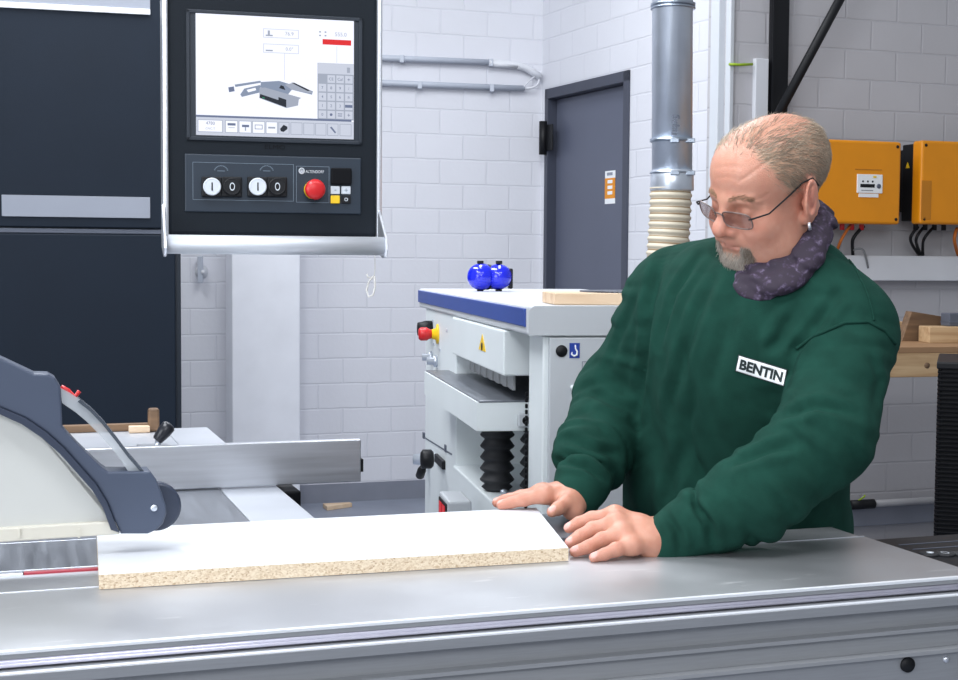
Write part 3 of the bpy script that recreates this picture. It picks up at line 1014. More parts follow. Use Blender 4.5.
for px in (19, 79):
    b.prism([P(px - 1.2, 529, GV), P(px + 1.2, 529, GV), P(px + 1.2, 538, GV), P(px - 1.2, 538, GV)], V * .01)
b.build('panel_lip', M_['cream2'], t, world=True)
vo = [(60.5, 388), (70, 393), (80, 399.5), (92, 409), (104, 421.5), (118, 439), (130, 455), (144, 471)]
vi = [(128, 471), (120, 459), (108, 444), (96, 431), (86, 421), (76, 412.5), (62, 403)]
B().prism([P(x, y, GV + .006) for x, y in vo + vi], V * .034).build('visor', M_['clear'], t, world=True)
vo2 = [(x - 2.2, y + 2.2) for x, y in vo]
B().prism([P(x, y, GV + .003) for x, y in vo[2:] + vo2[2:][::-1]], V * .04).build('visor_edge', M_['clear_edge'], t, world=True)
B().tube([P(61, 386.5, GV + .02), P(68, 391, GV + .02), P(75, 397, GV + .02), P(79.5, 391, GV + .02)], [.003, .0036, .0036, .003], 10).build('release_lever', M_['red'], t, world=True)
rc = SMi @ P(157.5, 508, GV + .02)
rr_ = 24.5 / FPX * (SM @ rc).y
b = B()
b.lathe(SM @ Vector((rc.x, GV + .028, rc.z)), V, [(rr_ - .004, 0), (rr_, .002), (rr_, .020), (rr_ - .004, .022)], 40)
b.build('roller', M_['guard_dark'], t, world=True)
b = B()
q = P(154, 508, GV)
b.lathe(q, -V, [(.0048, -.002), (.0046, .002), (.0024, .0026), (0, .0022)], 16)
b.build('screw', M_['galv'], t, world=True)
b = B()
q0 = SM @ Vector((-1.0, GV + .02, 1.2))
b.box((-1.22, GV + .01, TZ + .001), (-1.16, GV + .05, 1.25), .004)
b.box((-1.22, GV + .012, 1.05), (-.64, GV + .046, 1.12), .004)
b.build('guard_arm', M_['guard_dark'], t, world=True, M=SM)

# ---- rip fence
FV = 1.018
t = thing('rip_fence', 'long brushed aluminium rip fence standing across the saw table', 'fence', SM @ Vector((-.2, FV, TZ)), UA)
zt = pxz(360, 439.5, FV).z
ur = pxz(361, 460, FV).x
B().box((-1.0, FV, TZ + .002), (ur, FV + .022, zt), .002).build('fence_plate', M_['alu'], t, world=True, M=SM)
B().box((ur, FV + .004, TZ + .02), (ur + .006, FV + .018, TZ + .045), .001).build('end_stop', M_['black'], t, world=True, M=SM)
B().box((-.054, FV - .04, TZ - .045), (-.022, FV + .10, TZ - .004), .004).build('clamp_shoe', M_['black_gloss'], t, world=True, M=SM)
q = pxz(155, 443, FV + .05)
q2 = pxz(168, 427, FV + .05)
B().box((q.x - .03, FV + .022, TZ + .004), (q.x + .03, FV + .10, q.z - .006), .004).build('lever_mount', M_['alu'], t, world=True, M=SM)
b = B()
b.tube([q + Vector((0, 0, -.02)), q.lerp(q2, .35)], .006, 14)
b.build('lever_rod', M_['galv'], t, world=True, M=SM)
d = (q2 - q)
b = B()
b.tube([q + d * .15, q + d * .22, q + d * .7, q + d * 1.05, q + d * 1.16, q + d * 1.2], [.0085, .0105, .0135, .0135, .010, .003], 20)
b.build('lever_grip', M_['grip_black'], t, world=True, M=SM)

# ---- things on the saw table
bt = [(-.432, .262), (.217, .246), (.289, .563), (-.416, .580)]
b = B()
TH = .019
b.prism([(x, y, TZ + .0006) for x, y in bt], (0, 0, TH))
for f in b.bm.faces:
    f.material_index = 0 if abs(f.normal.z) > .9 else 1
board = b.build('chipboard_panel', [M_['white_mel'], M_['chip']])
board.matrix_basis = SM
tag(board, 'white faced chipboard panel under the man\'s hands on the saw table', 'panel')

p = SMi @ on_z(110, 431, .88)
o = B().box((-.16, -.012, 0), (.10, .012, .018), .002).build('wooden_batten', M_['old_wood'])
o.matrix_basis = SM @ Matrix.Translation((p.x, 1.965, TZ + .0005)) @ Matrix.Rotation(.0, 4, 'Z')
tag(o, 'brown wooden batten lying at the far edge of the saw table', 'batten')
p2 = SMi @ on_z(141, 432, .88)
o = B().box((-.025, -.014, 0), (.025, .014, .016), .002).build('wooden_batten', M_['pine'])
o.matrix_basis = SM @ Matrix.Translation((p2.x - .005, 1.925, TZ + .0005))
tag(o, 'short pale wood piece next to the brown upright block', 'batten')
p3 = SMi @ on_z(154, 432, .88)
o = B().box((-.0135, -.012, 0), (.0135, .012, .058), .006, seg=3).build('wooden_block', M_['old_wood'])
o.matrix_basis = SM @ Matrix.Translation((p3.x, 1.935, TZ + .0005))
tag(o, 'small brown wooden block standing upright at the far table edge', 'block')
# wedge on the floor
p = on_z(339, 508.5, 0.0)
o = B().prism([(-.075, -.05, 0.0005), (.075, .02, 0.0005), (.07, .05, 0.0005), (-.075, .05, .0005)], (0, 0, .022), bev=.002).build('wood_offcut', M_['pine'])
o.matrix_basis = frame(p, UA)
tag(o, 'small wedge of pale wood lying on the grey floor by the wall', 'offcut')

# ================================================================== CONTROL PANEL ON ITS BOOM
PY = 2.35
PA_ = math.radians(15.0)
pc = on_y(275, 120, PY)
t = thing('control_panel', 'navy control panel with lit screen and grab rail, hanging from a boom', 'control panel', (pc.x, pc.y, pc.z), PA_)
Ti = pmat(t).inverted()
npan = pmat(t).to_3x3() @ Vector((0, 1, 0))


def onP(px, py, off=0.0):
    return Ti @ on_plane(px, py, pc - npan * off, npan)


tl, tr, bl, br = onP(165, -40), onP(383.5, -40), onP(160, 235.5), onP(380, 238.5)
x0, x1 = (tl.x + bl.x) / 2, (tr.x + br.x) / 2
zB = (bl.z + br.z) / 2
zT = zB + (x1 - x0) * 1.42
D = .075
B().box((x0 + .006, 0, zB), (x1 - .006, D, zT), .008, seg=3).build('housing', M_['panel_face'], t)
b = B()
b.box((x0, -.006, zB - .004), (x0 + .009, D + .004, zT), .003)
b.box((x1 - .009, -.006, zB - .004), (x1, D + .004, zT), .003)
b.build_each('side_profile', M_['alu_bright'], t)
s0, s1 = onP(195.5, 13), onP(353.5, 139.5)
# screen bezel (raised frame) and screen
bz0, bz1 = onP(186, 9), onP(362, 145)
b = B()
w = .006
b.box((bz0.x, -.003, bz1.z), (bz1.x, .001, bz1.z + w), .001); b.box((bz0.x, -.003, bz0.z - w), (bz1.x, .001, bz0.z), .001)
b.box((bz0.x, -.003, bz1.z), (bz0.x + w, .001, bz0.z), .001); b.box((bz1.x - w, -.003, bz1.z), (bz1.x, .001, bz0.z), .001)
b.box((bz0.x + w, -.001, bz1.z + w), (bz1.x - w, .001, bz0.z - w))
b.build('bezel', M_['navy_dark'], t)
SX0, SX1, SZ0, SZ1 = s0.x, s1.x, s1.z, s0.z
SW, SH = SX1 - SX0, SZ1 - SZ0
em = [emis('screen_white', 240, 243, 255, 1.12), emis('screen_pale', 214, 220, 236, .9), emis('screen_red', 238, 40, 44, .9), emis('screen_slate', 120, 132, 164, .8),
      emis('screen_mid', 150, 164, 190, .8), emis('screen_dark', 44, 52, 66, .6), emis('screen_grey', 176, 184, 202, .85), emis('screen_green', 40, 150, 110, .7)]
scr = B().box((SX0, -.002, SZ0), (SX1, .0005, SZ1)).build('screen', em, t)
g = B()


def sq_(u0, v0, u1, v1, mi, lay=1):
    y = -.002 - .00012 * lay
    g.quad([(SX0 + u0 * SW, y, SZ1 - v0 * SH), (SX0 + u1 * SW, y, SZ1 - v0 * SH), (SX0 + u1 * SW, y, SZ1 - v1 * SH), (SX0 + u0 * SW, y, SZ1 - v1 * SH)], mi)


def sp_(pts, mi, lay=1):
    y = -.002 - .00012 * lay
    g.quad([(SX0 + u * SW, y, SZ1 - v * SH) for u, v in pts], mi)


def st_(txt, u, v, h, mi, lay=4, w=None):
    y = -.002 - .00012 * lay
    Mx = Matrix.Translation((SX0 + u * SW, y, SZ1 - v * SH)) @ Matrix.Rotation(math.pi / 2, 4, 'X')
    add_text(g, txt, Mx, h * SH, mi, (w * SW) if w else None)


# value boxes
sq_(.42, .10, .645, .175, 1); sq_(.424, .105, .641, .17, 0, 2)
sq_(.42, .225, .645, .30, 1); sq_(.424, .23, .641, .295, 0, 2)
st_('76.9', .585, .135, .03, 6); st_('0.0°', .585, .262, .03, 6); st_('555.0', .915, .12, .032, 6)
for v in (.15, .275):
    sq_(.435, v, .48, v + .012, 6, 3)
sq_(.448, .115, .462, .15, 6, 3)
for q in ((.775, .10), (.775, .13), (.81, .10), (.81, .13)):
    sq_(q[0], q[1], q[0] + .012, q[1] + .012, 6, 3)
sq_(.797, .165, .982, .21, 2, 3)
sq_(.553, .30, .556, .52, 1); sq_(.888, .22, .891, .36, 1)
# keypad
sq_(.765, .365, .999, .84, 6, 1); sq_(.767, .367, .999, .455, 1, 2)
lab = [['', 'CE', 'Cal', '+'], ['7', '8', '9', '/'], ['4', '5', '6', '*'], ['1', '2', '3', '-'], ['0', '.', '=', '+']]
for r in range(5):
    for c in range(4):
        u, v = .772 + c * .057, .465 + r * .075
        sq_(u, v, u + .049, v + .064, 6 if (r == 0 and c == 0) else 1, 2)
        if lab[r][c]:
            st_(lab[r][c], u + .024, v + .032, .024, 3)
sq_(.955, .395, .975, .44, 6, 3)
# toolbar
sq_(0, .835, .985, .852, 3, 2); sq_(0, .852, 1, 1.0, 1, 1)
for k, (u0, u1) in enumerate([(.01, .165), (.18, .26), (.265, .345), (.35, .43), (.435, .51), (.515, .585), (.592, .668), (.674, .745), (.75, .822), (.828, .90), (.908, .985)]):
    sq_(u0, .872, u1, .975, 6, 2); sq_(u0 + .004, .877, u1 - .004, .970, 0 if k < 5 else 1, 3)
st_('4780', .088, .90, .026, 3); st_('CNC-T', .088, .945, .018, 6)
sq_(.195, .895, .245, .915, 3, 4); sq_(.20, .93, .24, .935, 6, 4); sq_(.285, .905, .33, .925, 3, 4); sq_(.303, .925, .311, .955, 6, 4)
sq_(.365, .90, .415, .94, 6, 4); sq_(.37, .907, .41, .933, 0, 5); sq_(.45, .915, .495, .93, 6, 4)
sp_([(.525, .93), (.548, .895), (.572, .91), (.572, .93), (.548, .955), (.53, .95)], 5, 4)
sp_([(.845, .905), (.855, .897), (.885, .945), (.878, .955)], 3, 4)
# drawing of the saw: main table, right wing, front apron, outrigger
sp_([(.405, .545), (.52, .53), (.735, .605), (.73, .635), (.60, .60), (.565, .66), (.40, .59)], 4, 3)
sp_([(.60, .545), (.73, .61), (.728, .625), (.60, .60), (.555, .56)], 6, 4)
sp_([(.595, .54), (.615, .54), (.72, .60), (.70, .605)], 5, 5)
sp_([(.395, .595), (.43, .59), (.66, .665), (.645, .68), (.64, .73), (.565, .755), (.395, .68)], 6, 4)
sp_([(.395, .675), (.565, .75), (.565, .685), (.515, .665), (.515, .69), (.40, .645)], 5, 5)
sp_([(.413, .668), (.428, .674), (.428, .684), (.413, .678)], 7, 6)
sp_([(.30, .605), (.40, .57), (.405, .63), (.285, .675), (.275, .655)], 4, 3)
sp_([(.315, .615), (.37, .595), (.375, .615), (.325, .635)], 0, 4)
sp_([(.24, .575), (.40, .535), (.41, .55), (.245, .595)], 4, 4)
sp_([(.20, .60), (.235, .59), (.24, .63), (.205, .64)], 3, 4)
sp_([(.52, .59), (.53, .565), (.548, .572), (.56, .605)], 5, 6)
g.build('screen_graphics', em, scr)
# faint embossed wordmark
b = B()
q = onP(275, 147)
add_text(b, 'ELMO', Matrix.Translation((q.x, -.0008, q.z)) @ Matrix.Rotation(math.pi / 2, 4, 'X'), .007, w=.034)
b.build('embossed_lettering', M_['black_gloss'], t)
# keypad field
k0, k1 = onP(184.5, 153.5), onP(361, 214.5)
B().box((k0.x, -.0025, k1.z), (k1.x, .001, k0.z), .002).build('keypad_plate', M_['panel_key'], t)
b = B()


def outline(a, c, wd=.0007, y=-.0031):
    b.box((a.x, y, a.z - wd), (c.x, y + .001, a.z)); b.box((a.x, y, c.z), (c.x, y + .001, c.z + wd))
    b.box((a.x, y, c.z), (a.x + wd, y + .001, a.z)); b.box((c.x - wd, y, c.z), (c.x, y + .001, a.z))


outline(onP(192.5, 162), onP(293.5, 201.5)); outline(onP(296, 166), onP(329, 203))
for px in (221, 266.5):
    q = onP(px, 169.5)
    for k in range(12):
        a_ = math.pi * (.1 + .8 * k / 11)
        b.box((q.x + .011 * math.cos(a_) - .0009, -.0031, q.z - .004 + .010 * math.sin(a_) - .0006), (q.x + .011 * math.cos(a_) + .0009, -.0021, q.z - .004 + .010 * math.sin(a_) + .0006))
    b.box((q.x - .006, -.0031, q.z - .003), (q.x + .006, -.0021, q.z - .002))
q = onP(314.5, 171.8)
add_text(b, 'ALTENDORF', Matrix.Translation((q.x, -.0031, q.z)) @ Matrix.Rotation(math.pi / 2, 4, 'X'), .0048, mi=1, w=.031)
q = onP(301.5, 171)
b.lathe((q.x, -.0022, q.z), (0, -1, 0), [(.0052, 0), (.0052, .001), (.0040, .0011), (.0038, .0003)], 20, mi=1)
add_text(b, 'A', Matrix.Translation((q.x, -.0032, q.z)) @ Matrix.Rotation(math.pi / 2, 4, 'X'), .0045, mi=1)
b.build('printed_marks', [M_['line_grey'], M_['print_white']], t)
for px, white, ch in ((211.5, 1, 'I'), (231.5, 0, 'O'), (257, 1, 'I'), (276.5, 0, 'O')):
    q = onP(px, 187)
    b = B()
    b.box((q.x - .0165, -.010, q.z - .0165), (q.x + .0165, -.002, q.z + .0165), .002, mi=0)
    b.lathe((q.x, -.010, q.z), (0, -1, 0), [(.0145, 0), (.0145, .004), (.0125, .005), (.0118, .0042)] + ([(.0115, .0042), (0, .0046)]), 28, mi=1 if white else 0)
    add_text(b, ch, Matrix.Translation((q.x, -.0148, q.z)) @ Matrix.Rotation(math.pi / 2, 4, 'X'), .0135, mi=0 if white else 1, w=.0022 if ch == 'I' else .0085, bold=0.0)
    b.build('start_button' if white else 'stop_button', [M_['black'], M_['print_white']], t)
q = onP(314, 190)
b = B()
b.lathe((q.x - .002, -.002, q.z), (0, -1, 0), [(.0155, 0), (.0155, .006), (.012, .012), (.011, .016)], 30)
est = b.build('emergency_stop', M_['yellow'], t)
b = B()
b.lathe((q.x - .002, -.014, q.z), Vector((.12, -1, 0)), [(.0135, 0), (.0165, .003), (.0172, .009), (.0155, .014), (.010, .0165), (0, .0175)], 32)
b.build('mushroom_button', M_['red'], est)
a, c = onP(330.5, 168), onP(351, 185)
B().box((a.x, -.009, c.z), (c.x, -.002, a.z), .002).build('key_switch', M_['black_gloss'], t)
for (px, py, mk) in ((334.8, 190.3, 'print_white'), (345.5, 190.3, 'print_white'), (334.8, 199.6, 'yellow'), (345.5, 199.6, 'black')):
    q = onP(px, py)
    B().box((q.x - .0078, -.006, q.z - .0068), (q.x + .0078, -.002, q.z + .0068), .0012).build('key', M_[mk], t)
b = B()
for (px, py, ch, mi) in ((334.8, 190.3, '-', 0), (345.5, 190.3, '+', 0), (345.5, 199.6, 'o', 1)):
    q = onP(px, py)
    add_text(b, ch, Matrix.Translation((q.x, -.0064, q.z)) @ Matrix.Rotation(math.pi / 2, 4, 'X'), .0012 if ch == '-' else .006, mi=mi)
b.build('key_symbol', [M_['line_grey'], M_['print_white']], t)
# grab rail
gz = onP(275, 245.5).z
gx0, gx1 = onP(163.5, 246, .06).x, onP(386, 246, .06).x
rg = .0155
b = B()
b.tube([(gx0, -.055, gz), (gx1, -.055, gz)], rg, 28)
b.build('grab_rail', M_['satin'], t)
b = B()
for xx in (gx0, gx1 - .004):
    b.prism([(xx, .02, gz + .062), (xx, .0, gz + .066), (xx, -.073, gz + .012), (xx, -.075, gz - .006), (xx, -.066, gz - .018), (xx, -.048, gz - .020), (xx, .02, gz - .004)], (.005, 0, 0), bev=.0012)
b.build_each('rail_bracket', M_['alu_bright'], t)
# boom and column
b = B()
b.box((-.05, .02, zT - .03), (.05, D, zT + .35), .006)
b.box((-1.75, .01, zT + .30), (.05, .08, zT + .38), .006)
b.build('boom', M_['alu_bright'], t)
cbz = -pc.z
b = B()
b.box((-1.77, .0, cbz), (-1.67, .09, zT + .38), .006); b.box((-1.82, -.06, cbz), (-1.62, .15, cbz + .02), .004)
b.build('column', M_['white_steel'], t)
# cord hanging off the grab rail
q = on_y(372.5, 252, PY + .02)
t2 = thing('hanging_cord', 'thin white cord with a knotted loop hanging from the grab rail', 'cord', q, 0)
b = B()
zz = lambda px, py: on_y(px, py, q.y)
b.tube([zz(373, 240), zz(375, 258), zz(375, 270), zz(374, 277)], .0009, 6)
b.tube([zz(374, 276), zz(369, 281), zz(366.5, 290), zz(368.5, 297), zz(373, 295), zz(375, 287), zz(374.5, 276)], .0018, 8)
b.tube([zz(374, 277), zz(368, 277.5), zz(367, 274)], .0014, 6)
b.build('cord', M_['cream_cord'], t2, world=True)

# ================================================================== PLANER
Pn = on_y(528, 320, 2.9); Pn.z = 0
PW = math.radians(10.0)
t = thing('thickness_planer', 'white thickness planer with blue top edge standing behind the saw', 'planer', Pn, PW)
Pi = pmat(t).inverted()
Rv = pmat(t).to_3x3() @ Vector((1, 0, 0)); Qv = pmat(t).to_3x3() @ Vector((0, 1, 0))


def onR(px, py, r):   # on the left face plane (x = r): returns local point
    return Pi @ on_plane(px, py, Pn + Rv * r, Rv)


def onQ(px, py, q):
    return Pi @ on_plane(px, py, Pn + Qv * q, Qv)


zTop = onQ(528, 306, 0).z
zBl = onQ(528, 327.5, 0).z
zWh = onQ(528, 335.5, 0).z
QL = 1.72
WR = 0.55
B().box((0, 0, zWh), (WR, QL, zTop), .006, seg=3).build('top_cover', M_['planer_top'], t)
B().box((-.004, .02, zBl), (.003, QL, zTop - .006), .002).build('blue_edge', M_['blue_band'], t)
b = B()
b.prism([(0.0015, -.003, zWh), (0.0015, -.003, zTop - .008), (.012, -.003, zTop), (WR, -.003, zTop), (WR, -.003, zWh)], (0, .004, 0))
b.build('front_panel_strip', M_['planer_grey'], t)
# near column + grey side cover
b = B()
b.box((.035, .012, 0), (WR - .03, .15, zWh), .004)
b.build('near_column', M_['planer'], t)
b = B()
xg = onQ(549, 400, 0).x
b.box((xg, .0, 0.12), (WR - .03, .014, zWh - .004), .003)
grey = b.build('side_cover', M_['planer_grey'], t)
q = onQ(561.5, 351, 0)
b = B()
b.lathe((q.x, -.0005, q.z), (0, -1, 0), [(.0125, 0), (.0125, .001), (0, .001)], 28)
b.build('lifting_hole', M_['black'], grey)
a, c = onQ(569.5, 343, 0), onQ(579.5, 358, 0)
b = B()
b.box((a.x, -.0012, c.z), (c.x, .001, a.z), mi=0)
hx, hz = (a.x + c.x) / 2, (a.z + c.z) / 2
hook = [(hx + .001, hz + .012), (hx + .002, hz + .004), (hx + .0055, hz - .002), (hx + .005, hz - .009), (hx - .001, hz - .0115), (hx - .0065, hz - .008), (hx - .0055, hz - .003)]
b.tube([(x, -.0015, z) for x, z in hook], [.0014, .0016, .002, .0022, .0022, .0018, .0009], 8, mi=1)
b.build('hook_sign', [M_['sign_blue'], M_['sign_white']], grey)
b = B()
a, c = onQ(582, 361.5, 0), onQ(640, 430, 0)
wd = .0012
b.box((a.x, -.0006, a.z - wd), (c.x, .001, a.z)); b.box((a.x, -.0006, c.z), (a.x + wd, .001, a.z))
b.build('hatch_gap', M_['steel_dark'], grey)
q = onQ(573, 387.5, 0)
B().lathe((q.x, .0, q.z), (0, -1, 0), [(.006, 0), (.0055, .003), (.003, .0045), (0, .005)], 18).build('screw_cap', M_['planer'], grey)
# far column with controls
qa = onR(454, 340, 0).y
zs = onR(437, 379, 0).z
b = B()
b.box((.006, qa, 0), (WR - .05, QL - .12, zWh), .003)
b.build('far_column', M_['planer'], t)
# cover over the cutterhead
q_n, z_ct, z_cb = .235, onR(516, 333.5, 0).y, onR(516, 380, 0).z
b = B()
b.box((-.006, .235, onR(516, 380.5, 0).z), (.20, qa - .005, zWh - .002), .004)
b.build('cutter_cover', M_['planer'], t)
q = onR(482.5, 344, -.006)
b = B()
s = .038
b.prism([(-.0062, q.y - s * 1.25, q.z - s * .42), (-.0062, q.y + s * 1.25, q.z - s * .42), (-.0062, q.y, q.z + s * .62)], (-.0012, 0, 0), mi=0)
b.lathe((-.0072, q.y, q.z - .006), (-1, 0, 0), [(.010, 0), (.010, .001), (0, .001)], 10, mi=1)
b.build('warning_triangle', [M_['yellow'], M_['black']], t)
# interior and dust curtain
b = B()
b.box((.36, .14, 0), (WR - .05, qa + .01, zWh), 0)
b.box((.0, .19, .30), (.38, qa + .004, onR(490, 500, .0).z - .02 + .02), .004, mi=1)
b.build('inner_body', [M_['planer_in'], M_['planer']], t)
b = B()
zc1 = onR(516, 380, 0).z + .02
n_ = 14
for k in range(n_):
    ya, yb = .30 + (qa - .36) * k / n_, .30 + (qa - .36) * (k + .96) / n_
    b.box((.03 + .004 * (k % 2), ya, zc1 - .06), (.036 + .004 * (k % 2), yb, zc1 + .03), .001)
b.build('dust_curtain', M_['planer_in'], t)
# infeed table
zt0 = onQ(500, 400.5, .24).z
zb0 = onQ(500, 431, .24).z
rx = onQ(477, 410, .24).x
QI = onR(424.5, 378, rx).y
b = B()
b.prism([(rx, .24, zb0), (rx + .006, .236, zb0), (.34, .236, zb0), (.34, .236, zt0 - .004), (.0 + rx, .24, zt0 - .004)], (0, QI - .24, 0))
b.build('infeed_table', M_['planer'], t)
B().box((rx + .004, .238, zt0 - .0045), (.345, QI, zt0), .0015).build('table_plate', M_['cast'], t)
a, c = onQ(517, 413, .236), onQ(528, 426, .236)
b = B()
b.box((a.x, .215, c.z), (c.x, .236, a.z), .003, mi=0)
b.lathe(((a.x + c.x) / 2 + .004, .215, (a.z + c.z) / 2), (0, -1, 0), [(.009, 0), (.009, .001), (.0065, .001), (.0065, .0005), (0, .0005)], 18, mi=1)
b.build('position_counter', [M_['planer_grey'], M_['black']], t)
B().box((.075, .225, zt0 - .01), (.083, .235, zt0 + .05), .001).build('scale_rod', M_['planer_grey'], t)
# bellows
zf = onR(490, 500, 0).z
for (bx, by, rB) in ((.042, .55, .043), (.120, .44, .043)):
    zlow, zhi = zf + .0, zb0
    pr = [(rB * .62, 0), (rB * .9, .01)]
    nf = 6
    for k in range(nf):
        h0 = .015 + (zhi - zlow - .02) * k / nf
        h1 = .015 + (zhi - zlow - .02) * (k + 1) / nf
        hm = (h0 + h1) / 2; dh = (h1 - h0)
        pr += [(rB * .72, h0 + .10 * dh), (rB * .95, hm - .14 * dh), (rB, hm), (rB * .95, hm + .10 * dh)]
    pr += [(rB * .68, zhi - zlow - .004), (rB * .6, zhi - zlow)]
    B().lathe((bx, by, zlow), ZV, pr, 30).build('spindle_bellows', M_['rubber'], t)
b = B()
q = onQ(500, 489, .42)
b.tube([(.03, .40, zf), (.03, .40, zf + .028)], [.004, .004], 10); b.lathe((.03, .40, zf + .018), ZV, [(.009, 0), (.009, .008), (0, .008)], 6)
b.build('adjusting_bolt', M_['galv'], t)
# chain next to the near column
b = B()
z = zf
while z < zt0 + .02:
    b.box((.028, .150, z), (.034, .158, z + .010), .002)
    z += .013
b.build('lift_chain', M_['black_gloss'], t)
# control elements on the far column (stick out from the left face)
def knob(px, py, prof_, mk, nm, par=t):
    q = onR(px, py, .006)
    return B().lathe((.006, q.y, q.z), (-1, 0, 0), prof_, 24).build(nm, M_[mk], par)


knob(438, 334, [(.030, 0), (.030, .004), (.018, .006), (.014, .02)], 'yellow', 'emergency_stop_base')
knob(438, 334, [(.012, .015), (.016, .028), (.020, .034), (.020, .052), (.016, .058), (0, .06)], 'red', 'emergency_stop')
q = onR(432, 329, .006)
B().lathe((.006, q.y, q.z), (-1, 0, 0), [(.026, 0), (.026, .02), (.020, .045), (.0, .046)], 22).build('selector_switch', M_['black'], t)
knob(437, 361, [(.018, 0), (.018, .01), (.011, .012), (.011, .03), (0, .031)], 'galv', 'push_button')
knob(432, 357, [(.018, 0), (.018, .01), (.011, .012), (.011, .03), (0, .031)], 'galv', 'push_button')
b = B()
for (px, py) in ((433, 321), (447, 330.5), (440, 350), (434, 344)):
    q = onR(px, py, .006)
    b.box((.0045, q.y - .012, q.z - .004), (.0065, q.y + .012, q.z + .004), .0004)
b.build_each('printed_symbol', M_['pvc_grey'], t)
zpb = onR(423, 376.5, .006).z
B().box((.002, qa + .0, zpb - .004), (.008, QL - .122, zpb), .001).build('panel_gap', M_['steel_dark'], t)
zpc = onR(452, 455, .006).z
b = B()
a = onR(423, 437, .006); c = onR(452, 455, .006)
b.prism([(.0045, c.y, c.z), (.0045, a.y, a.z), (.0045, a.y, a.z + .004), (.0045, c.y, c.z + .004)], (.003, 0, 0))
for (px, py) in ((424, 436), (446, 449)):
    q = onR(px, py, .006)
    b.box((.002, q.y - .012, q.z - .008), (.008, q.y + .012, q.z + .012), .001)
b.build('lower_panel_gap', M_['steel_dark'], t)
lv = knob(429, 459, [(.030, 0), (.030, .012), (.02, .016), (.016, .05), (.0, .052)], 'galv', 'drive_lever')
q = onR(428, 459, -.045)
b = B().lathe((-.03, q.y, q.z), (-1, 0, 0), [(.022, 0), (.028, .006), (.028, .03), (.02, .036), (0, .037)], 20)
b.build('lever_hub', M_['black'], lv)
q2 = onR(419, 477, -.06); 
b = B().tube([(-.05, q.y, q.z), (-.055, *(q.lerp(q2, .5))[1:])], [.006, .006], 10)
b.build('lever_rod', M_['galv'], lv)
mid = q.lerp(q2, .45); end = q2
B().tube([(-.055, mid.y, mid.z), (-.056, *(mid.lerp(end, .3))[1:]), (-.058, *(mid.lerp(end, .85))[1:]), (-.058, end.y, end.z)], [.009, .013, .013, .007], 16).build('lever_grip', M_['black'], lv)
a, c = onR(437.5, 455, .006), onR(446, 472, .006)
z1, z0_ = max(a.z, c.z), min(a.z, c.z)
b = B()
b.box((-.004, c.y + .01, z0_ + .005), (.008, a.y, z1 + .005), .003)
b.build('switch_box', M_['black'], t)
# small box with a red display beside the base
a, c = onQ(452, 502, .35), onQ(472, 510, .35)
b = B()
bx1 = onQ(472, 505, .45).x; bx0 = onQ(448, 505, .45).x
zt1 = onQ(460, 501, .45).z
b.box((bx0, .45, 0.0), (bx1, .60, zt1), .006)
b.build('pedestal_box', M_['planer_grey'], t)
b = B()
b.box((bx0 - .003, .465, zt1 - .07), (bx0 + .001, .585, zt1 - .010), .002, mi=0)
b.box((bx0 - .0045, .48, zt1 - .055), (bx0 - .002, .518, zt1 - .018), mi=1); b.box((bx0 - .0045, .532, zt1 - .055), (bx0 - .002, .57, zt1 - .018), mi=1)
b.build('digital_display', [M_['black'], emis('display_red', 225, 40, 50, .7)], t)

# ---- ear defenders on the planer
mY = 4.25
mp = on_y(493, 290.5, mY); mp.z = zTop
t = thing('ear_defenders', 'pair of glossy blue ear defenders lying on the planer top', 'ear defenders', mp, math.radians(8))
Mi_ = pmat(t).inverted()
mx = lambda px, py: Mi_ @ on_y(px, py, mY)
for (px, r1, ax) in ((480, .041, Vector((-1, -.55, .05))), (499, .039, Vector((.75, -.85, .05)))):
    c = mx(px, 277)
    c = Vector((c.x, 0, .044))
    ax = ax.normalized()
    cup = B().lathe(c, ax, [(r1 * .9, -.022), (r1, -.012), (r1 * 1.0, .0), (r1 * .93, .014), (r1 * .78, .026), (r1 * .5, .034), (r1 * .2, .037), (0, .0375)], 28).build('ear_cup', M_['muff_blue'], t)
    B().lathe(c, ax, [(r1 * .6, -.038), (r1 * .86, -.036), (r1 * .95, -.028), (r1 * .92, -.021)], 28).build('cushion', M_['black'], cup)
    pv = B()
    for sg in (-1, 1):
        pv.box((c.x - .009, c.y - .010, .044 + sg * .0435 - .005), (c.x + .009, c.y + .010, .044 + sg * .0435 + .005), .002)
    pv.build_each('pivot', M_['black'], cup)
b = B()
b.tube([mx(499, 267) + Vector((0, .0, .0)), mx(508, 268), mx(512, 275), mx(509, 285), mx(500, 290)], .0016, 8)
b.build('wire_band', M_['galv'], t)
a = mx(511, 279)
B().box((a.x - .006, -.01, a.z - .03), (a.x + .006, .02, a.z + .032), .004).build('headband_pad', M_['black'], t)

# ---- wood board with a saw blade on the planer
q0 = Pi @ on_z(544, 306, zTop)
wz = zTop + .0006
o = B().box((0, 0, 0), (.34, .17, .025), .002).build('wooden_board', M_['pine'])
wm = pmat(bpy.data.objects['thickness_planer']) @ Matrix.Translation((q0.x + .035, max(q0.y, .06), wz)) @ Matrix.Rotation(math.radians(-4), 4, 'Z')
o.matrix_basis = wm
tag(o, 'thick pale pine board lying on the near corner of the planer', 'board')
b = B()
nt_ = 60
pts = []
for k in range(nt_):
    for r_, da in ((.108, 0), (.114, .25), (.108, .6)):
        a_ = 2 * math.pi * (k + da) / nt_
        pts.append((r_ * math.cos(a_), r_ * math.sin(a_), 0))
b.prism(pts, (0, 0, .0028))
b.lathe((0, 0, .0028), ZV, [(.034, 0), (.034, .0006), (.015, .0006), (.015, 0)], 30)
bld = b.build('circular_blade', M_['blade'])
bld.matrix_basis = wm @ Matrix.Translation((.19, .11, .0254))
